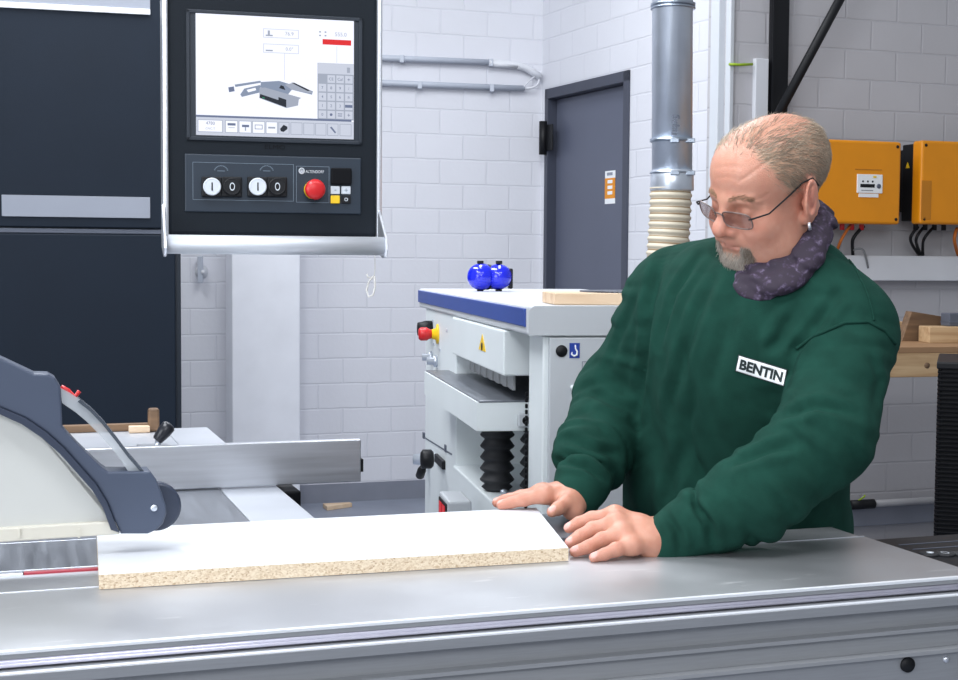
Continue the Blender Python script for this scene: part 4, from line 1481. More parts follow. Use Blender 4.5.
tag(bld, 'round toothed saw blade resting on the pine board', 'saw blade')
#==PART3==
# ================================================================== SIGNED-DISTANCE MODELLING (for the figure)


def _n3(P, seed=0):
    """value noise in -1..1"""
    P = P.astype(np.float64)
    i = np.floor(P).astype(np.int64); f = P - i
    f = f * f * (3 - 2 * f)
    def h(x, y, z):
        n = (x * 374761393 + y * 668265263 + z * 2147483647 + seed * 974634777) & 0xffffffff
        n = ((n ^ (n >> 13)) * 1274126177) & 0xffffffff
        n = (n ^ (n >> 16)) & 0xffff
        return n / 32767.5 - 1
    out = 0
    for a in (0, 1):
        for b in (0, 1):
            for c in (0, 1):
                w = (f[:, 0] if a else 1 - f[:, 0]) * (f[:, 1] if b else 1 - f[:, 1]) * (f[:, 2] if c else 1 - f[:, 2])
                out = out + w * h(i[:, 0] + a, i[:, 1] + b, i[:, 2] + c)
    return out


def RC(a, b, ra, rb):
    a = np.array(a, float); b = np.array(b, float); ab = b - a; L2 = max(ab @ ab, 1e-12)
    def f(P):
        t = np.clip((P - a) @ ab / L2, 0, 1)
        return np.linalg.norm(P - a - t[:, None] * ab, axis=1) - (ra + (rb - ra) * t)
    return f, (a + b) / 2, math.sqrt(L2) / 2 + max(ra, rb)


def SP(c, r):
    c = np.array(c, float)
    return (lambda P: np.linalg.norm(P - c, axis=1) - r), c, r


def EL(c, r, R=None):
    """ellipsoid: centre, radii, axes (rows of R)"""
    c = np.array(c, float); r = np.array(r, float); R = np.eye(3) if R is None else np.array(R, float)
    def f(P):
        q = (P - c) @ R.T
        k0 = np.linalg.norm(q / r, axis=1); k1 = np.linalg.norm(q / (r * r), axis=1)
        return np.where(k1 > 1e-9, k0 * (k0 - 1) / np.maximum(k1, 1e-9), -r.min())
    return f, c, r.max()


class Field:
    def __init__(self):
        self.ops = []; self.post = None

    def add(self, prim, k=0.01):
        self.ops.append(('u', k) + prim); return self

    def cut(self, prim, k=0.005):
        self.ops.append(('s', k) + prim); return self

    def tubes(self, pts, rad, k=0.005, k0=None):
        for i in range(len(pts) - 1):
            self.add(RC(pts[i], pts[i + 1], rad[i], rad[i + 1]), (k0 if (i == 0 and k0 is not None) else k))
        return self

    def __call__(self, P, c=None, rad=None):
        d = np.full(len(P), 1.0)
        for op, k, f, pc, pr in self.ops:
            if c is not None and np.linalg.norm(c - pc) - pr > rad + k + 0.03:
                continue
            e = f(P)
            if op == 'u':
                h = np.maximum(k - np.abs(d - e), 0) / max(k, 1e-6)
                d = np.minimum(d, e) - h * h * k * 0.25
            else:
                e = -e
                h = np.maximum(k - np.abs(d - e), 0) / max(k, 1e-6)
                d = np.maximum(d, e) + h * h * k * 0.25
        if self.post is not None:
            d = self.post(P, d)
        return d

    def bounds(self):
        lo = np.min([o[3] - o[4] for o in self.ops if o[0] == 'u'], axis=0) - .03
        hi = np.max([o[3] + o[4] for o in self.ops if o[0] == 'u'], axis=0) + .03
        return lo, hi


def surface(F, h, n=20, clipbox=None):
    """surface nets over a sparse set of blocks"""
    lo, hi = F.bounds()
    if clipbox is not None:
        lo = np.maximum(lo, clipbox[0]); hi = np.minimum(hi, clipbox[1])
    nb = np.ceil((hi - lo) / (h * n)).astype(int)
    gi = np.stack(np.meshgrid(*[np.arange(k) for k in nb], indexing='ij'), -1).reshape(-1, 3)
    cen = lo + (gi + .5) * h * n
    half = h * n * math.sqrt(3) / 2
    dc = F(cen)
    keep = np.abs(dc) < half * 1.5 + .02
    K1 = 1 << 20
    keys, verts, quads = [], [], []
    offs = np.stack(np.meshgrid(*[np.arange(-1, n + 1)] * 3, indexing='ij'), -1).reshape(-1, 3)
    for g, c in zip(gi[keep], cen[keep]):
        base = g * n
        P = lo + (base + offs) * h
        d = F(P, c, half + 2 * h).reshape(n + 2, n + 2, n + 2)
        s = d < 0
        if s.all() or not s.any():
            continue
        m_ = n + 1
        acc = np.zeros((m_, m_, m_, 3)); cnt = np.zeros((m_, m_, m_))
        def sl(a): return tuple(slice(x, x + m_) for x in a)
        for ax in range(3):
            for o1 in (0, 1):
                for o2 in (0, 1):
                    a0 = [0, 0, 0]; oth = [x for x in range(3) if x != ax]
                    a0[oth[0]] = o1; a0[oth[1]] = o2
                    a1 = list(a0); a1[ax] = 1
                    d0, d1 = d[sl(a0)], d[sl(a1)]
                    cr_ = (d0 < 0) != (d1 < 0)
                    t = np.where(cr_, d0 / np.where(cr_, d0 - d1, 1), 0)
                    for x in range(3):
                        acc[..., x] += np.where(cr_, (t if x == ax else a0[x]), 0)
                    cnt += cr_
        ok = cnt > 0
        idx = np.argwhere(ok)
        pos = acc[ok] / cnt[ok][:, None]
        gc = base + idx - 1
        keys.append((gc[:, 0] + 4) * K1 * K1 + (gc[:, 1] + 4) * K1 + (gc[:, 2] + 4)); verts.append(lo + (gc + pos) * h)
        kf = lambda q: (q[:, 0] + 4) * K1 * K1 + (q[:, 1] + 4) * K1 + (q[:, 2] + 4)
        for ax in range(3):
            o1, o2 = [x for x in range(3) if x != ax]
            if ax == 1: o1, o2 = o2, o1
            a1 = [1, 1, 1]; a1[ax] = 2
            A0 = s[1:n + 1, 1:n + 1, 1:n + 1]
            A1 = s[tuple(slice(x, x + n) for x in a1)]
            e = np.argwhere(A0 != A1)
            if len(e) == 0: continue
            ins = A0[tuple(e.T)]
            ge = base + e
            q = []
            for (x, y) in ((0, 0), (-1, 0), (-1, -1), (0, -1)):
                gg = ge.copy(); gg[:, o1] += x; gg[:, o2] += y
                q.append(kf(gg))
            q = np.stack(q, 1)
            q[~ins] = q[~ins][:, ::-1]
            quads.append(q)
    keys = np.concatenate(keys); verts = np.concatenate(verts); quads = np.concatenate(quads)
    uk, first = np.unique(keys, return_index=True)
    return verts[first], np.searchsorted(uk, quads)


def smooth_mesh(v, q, it=1, lam=0.5):
    for _ in range(it):
        acc = np.zeros_like(v); cnt = np.zeros(len(v))
        for a, b in ((0, 1), (1, 2), (2, 3), (3, 0)):
            for x, y in ((a, b), (b, a)):
                np.add.at(acc, q[:, x], v[q[:, y]]); np.add.at(cnt, q[:, x], 1)
        v = v + lam * (acc / np.maximum(cnt, 1)[:, None] - v)
    return v


def mesh_obj(name, v, q, mats, parent, cols=None):
    Mi = np.array(pmat(parent).inverted())
    vl = v @ Mi[:3, :3].T + Mi[:3, 3]
    me = bpy.data.meshes.new(name)
    me.vertices.add(len(vl)); me.vertices.foreach_set('co', vl.astype(np.float32).ravel())
    k = q.shape[1]
    me.loops.add(q.size); me.loops.foreach_set('vertex_index', q.ravel().astype(np.int32))
    me.polygons.add(len(q)); me.polygons.foreach_set('loop_start', np.arange(0, q.size, k, dtype=np.int32))
    me.polygons.foreach_set('use_smooth', np.ones(len(q), dtype=bool))
    me.update(calc_edges=True); me.validate()
    if cols is not None:
        at = me.color_attributes.new('tint', 'FLOAT_COLOR', 'POINT')
        c4 = np.ones((len(vl), 4), np.float32); c4[:, :3] = cols
        at.data.foreach_set('color', c4.ravel())
    return link_mesh(name, me, mats, parent)


A3 = lambda v: np.array(v, float)
px3 = lambda x, y, Y: np.array(on_y(x, y, Y))
lin = lambda r, g, b: np.array(srgb(r, g, b)[:3])


def sstep(a, b, x):
    t = np.clip((x - a) / (b - a), 0, 1)
    return t * t * (3 - 2 * t)


# ================================================================== THE MAN
person = thing('person', 'man in a green sweatshirt with glasses and goatee, leaning over the saw table', 'person', (0.50, 2.56, 0))
Lsh = px3(847, 333, 2.22); Rsh = px3(674, 300, 2.43)
Lel = px3(824, 438, 2.09); Rel = px3(615, 398, 2.52)
Lwr = px3(670, 540, 2.055); Rwr = px3(577, 497, 2.31)
Lax = (Lsh - Rsh); Lax[2] *= .3; Lax /= np.linalg.norm(Lax)        # towards his left
Fax = np.array([-(-Lax[1]) * -1, -Lax[0], 0]); Fax = np.array([Lax[1], -Lax[0], 0]); Fax /= np.linalg.norm(Fax)   # out of the chest
Zax = np.array([0, 0, 1.0])
lean = math.radians(24)
Tup = Zax * math.cos(lean) + np.array([-.10, -.99, 0]) * math.sin(lean); Tup /= np.linalg.norm(Tup)
Tf = Fax - Tup * (Fax @ Tup); Tf /= np.linalg.norm(Tf)
Tl = np.cross(Tf, Tup) * -1
Tl = np.cross(Tup, Tf)
if Tl @ Lax < 0: Tl = -Tl
RT = np.stack([Tl, Tf, Tup])
mid = (Lsh + Rsh) / 2
# ---- head frame
HO = px3(770, 193, 2.26)
yaw, pit, rol = math.radians(59), math.radians(20), math.radians(12)
hs = 0.965
f0 = np.array([-math.sin(yaw), -math.cos(yaw), 0]); l0 = np.array([math.cos(yaw), -math.sin(yaw), 0])
hf = f0 * math.cos(pit) - Zax * math.sin(pit)
hu = Zax * math.cos(pit) + f0 * math.sin(pit)
hl_ = l0 * math.cos(rol) - hu * math.sin(rol)
hu = hu * math.cos(rol) + l0 * math.sin(rol)
RH = np.stack([hl_, hf, hu])
HW = lambda x, y, z: HO + hs * (x * hl_ + y * hf + z * hu)
toH = lambda P: ((P - HO) @ RH.T) / hs
neck = mid + Tup * .085 - Tf * .035 + np.array([.012, .02, 0])


def hel(c, r, rot=None):
    R = RH if rot is None else np.array(rot) @ RH
    return EL(HW(*c), np.array(r) * hs, R)


def hrc(a, b, ra, rb):
    return RC(HW(*a), HW(*b), ra * hs, rb * hs)


def rotz3(a):
    return [[math.cos(a), math.sin(a), 0], [-math.sin(a), math.cos(a), 0], [0, 0, 1]]


def rotx3(a):
    return [[1, 0, 0], [0, math.cos(a), math.sin(a)], [0, -math.sin(a), math.cos(a)]]


body = Field()
# trunk under the clothes
body.add(EL(mid + Tup * -.10 + Tf * .0, (.165, .115, .19), RT), .03)
pel = np.array([.485, 2.53, .86])
body.add(EL(pel + Zax * .03, (.16, .13, .15), np.stack([Lax, Fax, Zax])), .05)
body.add(EL((mid + Tup * -.26 + pel) / 2 + Zax * .03, (.155, .125, .2), RT), .05)
body.add(RC(Rsh, Lsh, .05, .05), .05)
for sh, el, wr in ((Lsh, Lel, Lwr), (Rsh, Rel, Rwr)):
    body.add(RC(sh, el, .048, .04), .03); body.add(RC(el, wr, .040, .028), .015)
footL, footR = np.array([.60, 2.60, .05]), np.array([.39, 2.70, .05])
for sx, ft in ((.09, footL), (-.09, footR)):
    hip = pel + Lax * sx
    kn = (hip + ft) / 2 + Fax * .03
    body.add(RC(hip, kn, .075, .052), .05); body.add(RC(kn, ft, .052, .035), .02)
# neck
body.add(RC(neck - Tup * .03, HW(0, -.022, -.045), .068, .062), .03)
# skull and face
body.add(hel((0, -.018, .047), (.078, .100, .079)), .02)
body.add(hel((0, .034, .045), (.070, .066, .066)), .03)
body.add(hel((0, .028, -.035), (.0700, .070, .080)), .03)
body.add(hel((0, .052, -.078), (.048, .044, .046)), .03)
body.add(hel((0, .080, -.105), (.025, .020, .018)), .025)
for s in (-1, 1):
    body.add(hel((s * .040, .066, -.030), (.026, .028, .026)), .025)       # cheeks
    body.add(hel((s * .048, .034, -.080), (.028, .036, .032)), .03)        # jowls
    body.add(hrc((s * .010, .0955, .021), (s * .040, .082, .020), .0075, .008), .016)   # brow
    body.cut(hel((s * .032, .104, .002), (.017, .012, .011)), .012)        # socket
    body.add(hel((s * .032, .0825, .001), (.0150, .0128, .0128)), .005)    # lid over the eye
    body.cut(hrc((s * .022, .0965, -.0070), (s * .042, .0935, -.0070), .0019, .0019), .0015)   # narrow opening under the lid
    body.add(hrc((s * .018, .0925, -.0105), (s * .044, .0825, -.0105), .0045, .004), .008)   # bag below the eye
body.add(hrc((0, .096, .014), (0, .114, -.017), .0085, .0115), .012)      # nose bridge
body.add(hel((0, .1175, -.0255), (.0140, .0130, .0125)), .008)
for s in (-1, 1):
    body.add(hel((s * .0130, .1050, -.0300), (.0085, .011, .0085)), .006)
    body.cut(hel((s * .007, .113, -.0395), (.0038, .0055, .0035)), .003)
    body.add(hrc((s * .018, .103, -.030), (s * .031, .088, -.056), .003, .004), .012)   # fold beside the mouth
body.add(hel((0, .091, -.047), (.026, .014, .013)), .012)
body.add(hrc((-.019, .0945, -.0525), (.019, .0945, -.0525), .0042, .0042), .006)
body.add(hrc((-.016, .0945, -.0615), (.016, .0945, -.0615), .0050, .0050), .006)
body.cut(hrc((-.020, .0995, -.0570), (.020, .0995, -.0570), .0016, .0016), .004)
body.cut(hel((0, .102, -.074), (.018, .006, .005)), .008)
# ears
for s in (-1, 1):
    rr = np.array(rotz3(s * -.45)) @ np.array(rotx3(.18))
    body.add(EL(HW(s * .081, -.010, -.002), np.array((.0095, .0245, .036)) * hs, rr @ RH), .006)
    body.add(EL(HW(s * .0775, .000, -.030), np.array((.0080, .0105, .012)) * hs, RH), .006)
    body.cut(EL(HW(s * .0895, -.005, .005), np.array((.0062, .0135, .025)) * hs, rr @ RH), .004)
    body.add(EL(HW(s * .0795, .0045, -.002), np.array((.004, .004, .006)) * hs, RH), .004)
    body.add(EL(HW(s * .0845, -.011, .005), np.array((.0035, .006, .017)) * hs, rr @ RH), .004)


# ---- hands
def hand(W, fingers, thumb, heel, fr, k=.010):
    mcp = [A3(f[0]) for f in fingers]
    for i, m0 in enumerate(mcp):
        body.add(RC(W, m0, .021, fr[i] * 1.35), .014)
    for a, b2 in zip(mcp, mcp[1:]):
        body.add(RC(a, b2, .0122, .0118), .010)
        body.add(RC(a * .55 + W * .45, b2 * .55 + W * .45, .0155, .0150), .012)
    body.add(RC(W, heel, .022, .018), .012)
    for i, f in enumerate(fingers):
        r = fr[i]
        body.tubes(f, [r * 1.22, r * 1.06, r * .96, r * .80], .003, .007)
        body.add(SP(f[1], r * 1.12), .004)
    body.tubes(thumb, [.0165, .0135, .0112, .0088], .004, .012)


Lf = [[px3(615, 515, 2.078), px3(592, 519, 2.088), px3(579, 523, 2.086), px3(569, 528, 2.084)],
      [px3(617, 523, 2.052), px3(593, 529.5, 2.055), px3(580, 536.5, 2.048), px3(570, 543, 2.042)],
      [px3(622, 534, 2.030), px3(602, 540, 2.028), px3(588, 547, 2.014), px3(575, 551.5, 2.008)],
      [px3(632, 546, 2.008), px3(616, 549.5, 1.996), px3(604, 554.5, 1.988), px3(594, 557.5, 1.982)]]
Lth = [px3(655, 527, 2.095), px3(632, 527, 2.125), px3(612, 531, 2.13), px3(599, 535, 2.125)]
hand(Lwr, Lf, Lth, px3(652, 549, 2.035), [.0104, .0108, .0104, .0094])
Rf = [[px3(545, 495, 2.282), px3(524, 499.5, 2.288), px3(511, 502.5, 2.290), px3(501, 505, 2.290)],
      [px3(541, 493, 2.306), px3(519, 498, 2.312), px3(505, 500.5, 2.314), px3(497, 502.6, 2.314)],
      [px3(543, 492, 2.328), px3(521, 496.5, 2.336), px3(509, 499, 2.338), px3(502, 501, 2.338)],
      [px3(548, 493, 2.350), px3(531, 497, 2.358), px3(520, 499, 2.36), px3(512, 501, 2.36)]]
Rth = [px3(572, 497, 2.290), px3(566, 503, 2.258), px3(558, 508.5, 2.238), px3(552, 512, 2.226)]
hand(Rwr, Rf, Rth, px3(573, 510, 2.265), [.0102, .0106, .0100, .0092])

bv, bq = surface(body, .0023)
bv = smooth_mesh(bv, bq, 1, .4)
bvh0 = BVHTree.FromPolygons([Vector(p) for p in bv], [list(map(int, f)) for f in bq])


def crease(pts, depth, width):
    """presses a fine line into the skin along a traced path"""
    global bv
    ps = []
    for (x0_, y0_), (x1_, y1_) in zip(pts, pts[1:]):
        for k in range(12):
            h_ = bvh0.ray_cast(cam_pos, ray(x0_ + (x1_ - x0_) * k / 12, y0_ + (y1_ - y0_) * k / 12).normalized())
            if h_[0] is not None: ps.append(h_[0])
    if not ps: return
    ps = np.array(ps); c = ps.mean(0); R_ = np.linalg.norm(ps - c, axis=1).max() + .02
    ii = np.where(np.linalg.norm(bv - c, axis=1) < R_)[0]
    dd = np.min(np.linalg.norm(bv[ii][:, None] - ps[None], axis=2), axis=1)
    nn = vnormals(bv, bq)[ii]
    bv[ii] -= nn * (depth * np.exp(-(dd / width) ** 2))[:, None]


def vnormals(v, q):
    n = np.zeros_like(v)
    fn = np.cross(v[q[:, 2]] - v[q[:, 0]], v[q[:, 3]] - v[q[:, 1]])
    for k in range(4):
        np.add.at(n, q[:, k], fn)
    return n / np.maximum(np.linalg.norm(n, axis=1), 1e-12)[:, None]


crease([(738, 182), (748, 176), (760, 167), (770, 158)], .0012, .0026)
crease([(716, 178), (726, 177), (738, 179)], .0007, .003)
crease([(716, 168), (728, 166), (742, 168)], .0007, .003)
crease([(733, 229), (743, 236), (748, 244)], .0009, .0045)
crease([(752, 201), (762, 198), (768, 194)], .0007, .0025)
crease([(753, 205), (764, 205)], .0007, .0025)
for kp in ([(592, 516), (595, 523)], [(596, 526), (598, 533)], [(604, 537), (606, 543)], [(618, 546), (619, 552)], [(579, 520), (581, 526)], [(582, 533), (584, 539)], [(590, 544), (592, 549)]):
    crease(kp, .0007, .0022)

# ---- skin tint: ruddy nose, cheeks, ears, lips, knuckles, nails; grey stubble under the hair
P = bv; Hh = toH(P)
cols = np.tile(lin(194, 138, 116), (len(P), 1))
def mixc(w, c):
    global cols
    w = np.clip(w, 0, 1)[:, None]
    cols = cols * (1 - w) + np.array(c) * w
inhead = np.linalg.norm(Hh - np.array([0, 0, 0]), axis=1) < .17
g3 = lambda c, r: np.exp(-np.sum(((Hh - np.array(c)) / np.array(r)) ** 2, axis=1)) * inhead
ns = _n3(P * 55, 3) * .5 + _n3(P * 140, 4) * .5
mixc(.55 * g3((0, .116, -.025), (.02, .02, .02)), lin(196, 116, 100))
for s in (-1, 1):
    mixc(.40 * g3((s * .045, .075, -.028), (.026, .03, .024)), lin(200, 122, 104))
    mixc(.55 * g3((s * .083, -.008, .0), (.014, .024, .036)), lin(202, 122, 106))
    mixc(.35 * g3((s * .032, .09, -.002), (.018, .02, .009)), lin(164, 104, 92))
mixc(.35 * g3((0, .07, .07), (.05, .05, .03)), lin(214, 152, 130))
mixc(.75 * g3((0, .097, -.0530), (.021, .01, .0035)), lin(172, 96, 90))
mixc(.75 * g3((0, .097, -.0618), (.018, .01, .0042)), lin(180, 104, 98))
mixc(.30 * np.clip(ns, 0, 1), lin(190, 118, 100))
mixc(.20 * np.clip(-ns, 0, 1), lin(224, 186, 164))
# scalp under the hair
def hair_density(H):
    x, y, z = H[:, 0], H[:, 1], H[:, 2]
    line = -.012 + .042 * sstep(.0, .11, z)                                   # y where the side hair ends
    ear = sstep(-.035, -.02, z + .4 * (y + .02))
    top_thin = 1 - .62 * sstep(.085, .115, z)
    side = top_thin * sstep(line + .055, line + .030, y) * sstep(.010, .030, z + np.where(y < -.035, (-.035 - y) * 1.1, 0) * 1.0 + np.where(y > .012, -.2 * (y - .012), 0))
    top = sstep(.085, .105, z)
    front = sstep(.085, .05, y) * sstep(.078, .10, z) * sstep(.075, .05, np.abs(x))
    bald = np.exp(-((x) / .040) ** 2 - ((y + .030) / .060) ** 2) * sstep(.10, .12, z)
    rec = sstep(.018, .034, np.abs(x)) * sstep(.062, .03, np.abs(x)) * sstep(.03, .06, y)
    earm = (((y + .010) / .029) ** 2 + ((z - .001) / .043) ** 2 < 1) & (np.abs(x) > .0755)
    d = np.maximum(side * ~earm, .42 * front * (1 - .75 * rec))
    return np.clip(d * (1 - .75 * bald), 0, 1)
hd = hair_density(Hh) * inhead
mixc(.55 * hd * sstep(.5, 1, hd), lin(160, 138, 112))
mixc(.30 * hd, lin(176, 146, 120))
def beard_density(H):
    x, y, z = H[:, 0], H[:, 1], H[:, 2]
    chin = sstep(.046, .034, np.abs(x)) * sstep(-.070, -.077, z) * sstep(.036, .054, y)
    cor = sstep(.042, .036, np.abs(x)) * sstep(.021, .026, np.abs(x)) * sstep(-.052, -.062, z) * sstep(.05, .06, y)
    return np.clip(np.maximum(chin, cor), 0, 1) * (z < -.048)
bdn = beard_density(Hh) * inhead
mixc(.75 * bdn, lin(158, 140, 124))
mixc(.16 * inhead * sstep(-.045, -.07, Hh[:, 2]) * (1 - bdn), lin(176, 140, 124))
# hands
allf = Lf + Rf
for f in allf:
    for j in (0, 1, 2):
        mixc(.28 * np.exp(-np.sum((P - f[j]) ** 2, 1) / .012 ** 2), lin(200, 120, 104))
    mixc(.3 * np.exp(-np.sum((P - f[3]) ** 2, 1) / .011 ** 2), lin(206, 122, 112))
for f, upd in [(f, None) for f in allf] + [(Lth, None), (Rth, None)]:
    ax = A3(f[3]) - A3(f[2]); ax /= np.linalg.norm(ax)
    dors = Zax - ax * (Zax @ ax)
    if f is not Rth and any(f is g for g in Lf): dors = dors + np.array([0, -.45, 0])
    if f is Rth: dors = dors + np.array([0, -.4, 0])
    dors = dors - ax * (dors @ ax); dors /= np.linalg.norm(dors)
    sd = np.cross(ax, dors)
    c = A3(f[3]) + ax * .001
    q = P - c
    u_, v_, w_ = q @ ax, q @ sd, q @ dors
    nail = sstep(1.15, .9, np.sqrt((u_ / .0065) ** 2 + (v_ / .0056) ** 2)) * (w_ > .0035)
    mixc(.75 * nail, lin(226, 176, 168))
mixc(.35 * sstep(1.5, 1.5, P[:, 2]) * 0, lin(0, 0, 0))
SK = mat('skin', (1, 1, 1, 1), 0.42, sss=0.12, tint=True, bump=0.3, bscale=480, spec=0.45)
bodyo = mesh_obj('body', bv, bq, SK, person, cols)

# ---- hair, eyebrows and goatee as strands
def vnormals(v, q):
    n = np.zeros_like(v)
    fn = np.cross(v[q[:, 2]] - v[q[:, 0]], v[q[:, 3]] - v[q[:, 1]])
    for k in range(4):
        np.add.at(n, q[:, k], fn)
    return n / np.maximum(np.linalg.norm(n, axis=1), 1e-12)[:, None]


bn = vnormals(bv, bq)
MATH_HAIR = mat('hair_strands', (1, 1, 1, 1), 0.5, tint=True, spec=0.3)


def strands(name, pos, nrm, dirs, length, width, colf, lift=.35, droop=0.0, seg=3):
    n = len(pos)
    d = dirs + nrm * lift
    d /= np.linalg.norm(d, axis=1)[:, None]
    side = np.cross(d, nrm); side /= np.maximum(np.linalg.norm(side, axis=1), 1e-9)[:, None]
    up_ = np.cross(side, d)
    V_, Q_, Cc = [], [], []
    col = colf(n)
    rings = []
    for k in range(seg + 1):
        t = k / seg
        dd = d * (1 - .0) - nrm * (lift * 1.0 * t)
        c = pos - nrm * .001 + (d * t - nrm * lift * .45 * t * t) * length[:, None] + np.array([0, 0, -1.0]) * (droop * t * t * length)[:, None]
        w = width * (1 - .75 * t)
        for a in range(3):
            an = 2 * math.pi * a / 3
            V_.append(c + (side * math.cos(an) + up_ * math.sin(an)) * w); Cc.append(col)
    V_ = np.stack(V_, 1)
    Cc = np.stack(Cc, 1).reshape(-1, 3)
    m_ = 3 * (seg + 1)
    base = (np.arange(n) * m_)[:, None]
    for k in range(seg):
        for a in range(3):
            b2 = (a + 1) % 3
            Q_.append(base + np.array([[3 * k + a, 3 * k + b2, 3 * k + 3 + b2, 3 * k + 3 + a]]))
    Q_ = np.concatenate(Q_, 0)
    return mesh_obj(name, V_.reshape(-1, 3), Q_, MATH_HAIR, person, Cc)


def pick(w, n):
    i = rng.choice(len(w), n, p=w / w.sum())
    tri = rng.random((n, 1))
    return i


# head hair, combed back and down
w = hd ** 1.6; w[hd < .05] = 0
i = pick(w, 10500)
pos = bv[i] + rng.normal(0, .0009, (len(i), 3))
H_ = Hh[i]
dirH = np.stack([np.sign(H_[:, 0]) * .15 + 0 * H_[:, 0], -.75 - .2 * H_[:, 2] / .1, -.75 * sstep(.11, .03, H_[:, 2]) + .0], 1)
front_top = sstep(.085, .1, H_[:, 2])
dirH[:, 0] += front_top * (-.35) * (H_[:, 0] < .03)
dirH += rng.normal(0, .22, dirH.shape)
dw = dirH @ RH
dw -= bn[i] * np.sum(dw * bn[i], 1)[:, None]
dw /= np.maximum(np.linalg.norm(dw, axis=1), 1e-6)[:, None]
ln = (.008 + .010 * rng.random(len(i))) * (1 + .5 * front_top)
mixv = (_n3(pos * 30, 9) * .5 + .5)


def hair_col(n):
    a = rng.random((n, 1)) * .6 + .4 * mixv[:n, None]
    return lin(116, 98, 84) * (1 - a) + lin(202, 184, 162) * a


strands('hair', pos, bn[i], dw, ln, .00042, hair_col, lift=.22)
# goatee
w = bdn.copy(); w[bdn < .1] = 0
i = pick(w, 5200)
pos = bv[i] + rng.normal(0, .0007, (len(i), 3))
dirH = np.tile(np.array([0, .25, -1.0]), (len(i), 1)) + rng.normal(0, .22, (len(i), 3))
dw = dirH @ RH; dw -= bn[i] * (np.sum(dw * bn[i], 1) * .6)[:, None]
bx = Hh[i, 0]


def beard_col(n):
    a = np.clip(rng.random((n, 1)) * .75 + .22 - .55 * sstep(.018, .040, bx[:n, None]), 0, 1)
    return lin(124, 108, 94) * (1 - a) + lin(212, 204, 194) * a


strands('goatee', pos, bn[i], dw, .008 + .010 * rng.random(len(i)), .00045, beard_col, lift=.35)
# eyebrows
w = np.zeros(len(bv))
for s in (-1, 1):
    tt = np.clip((Hh[:, 0] * s - .010) / .036, 0, 1)
    zz_ = .024 + .005 * np.sin(tt * math.pi)
    w += np.exp(-((Hh[:, 2] - zz_) / .0032) ** 2) * (Hh[:, 0] * s > .010) * (Hh[:, 0] * s < .048) * (Hh[:, 1] > .05) * inhead
i = pick(np.where(w < .1, 0, w), 700)
pos = bv[i] + rng.normal(0, .0005, (len(i), 3))
dirH = np.stack([np.sign(Hh[i, 0]) * 1.0, np.full(len(i), -.2), np.full(len(i), .25)], 1) + rng.normal(0, .2, (len(i), 3))
dw = dirH @ RH; dw -= bn[i] * np.sum(dw * bn[i], 1)[:, None]
strands('eyebrows', pos, bn[i], dw, .006 + .003 * rng.random(len(i)), .00035, lambda n: lin(150, 118, 92) * (.8 + .5 * rng.random((n, 1))), lift=.3)

# eyes seen under half-closed lids
for s in (-1, 1):
    b = B()
    c = Vector(HW(s * .032, .0822, -.0002))
    b.lathe(c, Vector(hf), [(0, -.011), (.006, -.0092), (.0095, -.0055), (.011, 0), (.0095, .0055), (.006, .0092), (.0052, .0098)], 20, mi=0)
    b.lathe(c + Vector(hf) * .0001, Vector(hf - hu * .25), [(.0052, .0098), (.003, .0107), (0, .011)], 16, mi=1)
    b.build('eye', [M_['sign_white'], mat('iris', srgb(70, 70, 72), .2)], person, world=True)

# ---- glasses
gl = Field()
GM = mat('glasses_frame', srgb(120, 108, 104), .28, .8)
LM = mat('tinted_lens', srgb(132, 92, 82), .08, alpha=.42, spec=.7)
gt = math.radians(12)


def GW(x, y, z):   # glasses plane: slipped down the nose and tilted
    return Vector(HW(x + .001, .1165 + y, -.0025 + z - x * .05))


def lens_outline(s, n=28, ex=0.0):
    out = []
    for k in range(n):
        a = 2 * math.pi * k / n
        c_, s_ = math.cos(a), math.sin(a)
        e = .55
        x = (.0258 + ex) * math.copysign(abs(c_) ** e, c_)
        z = (.0145 + ex) * math.copysign(abs(s_) ** e, s_)
        xx = s * .034 + x
        y = -.16 * max(0, abs(xx) - .012) ** 1.0 - .10 * (abs(xx) / .06) ** 2 * .06
        out.append(GW(xx, y + z * .20, z))
    return out


gemp = None
fb = B()
for s in (-1, 1):
    ol = lens_outline(s)
    fb.tube(ol + [ol[0], ol[1]], .00105, 8, cap=False)
fb.tube([GW(-.0105, 0, .003), GW(-.005, .0015, .007), GW(.005, .0015, .007), GW(.0105, 0, .003)], .0013, 8)
frame_o = fb.build('glasses_frame', GM, person, world=True)
for s in (-1, 1):
    ol = lens_outline(s, ex=-.0004)
    b = B()
    b.prism(ol, Vector(hf) * -.0012)
    b.build('lens', LM, frame_o, world=True)
    b = B()
    b.tube([GW(s * .058, -.0085, .006), GW(s * .064, -.0105, .008), Vector(HW(s * .0715, .075, .002)), Vector(HW(s * .0765, .030, .020)), Vector(HW(s * .0795, .004, .0325)), Vector(HW(s * .0815, -.018, .0335)), Vector(HW(s * .080, -.032, .016))],
           [.0015, .0015, .0013, .0013, .0014, .0016, .0016], 8)
    b.build('temple', M_['black'], frame_o, world=True)
# ear stud
c = Vector(HW(.0800, .004, -.041))
b = B()
b.tube([c + Vector(hu) * .006 + Vector(hl_) * .006, c + Vector(hl_) * .0075 - Vector(hu) * .006], [.0024, .0028], 10)
b.build('earring', M_['alu_bright'], person, world=True)

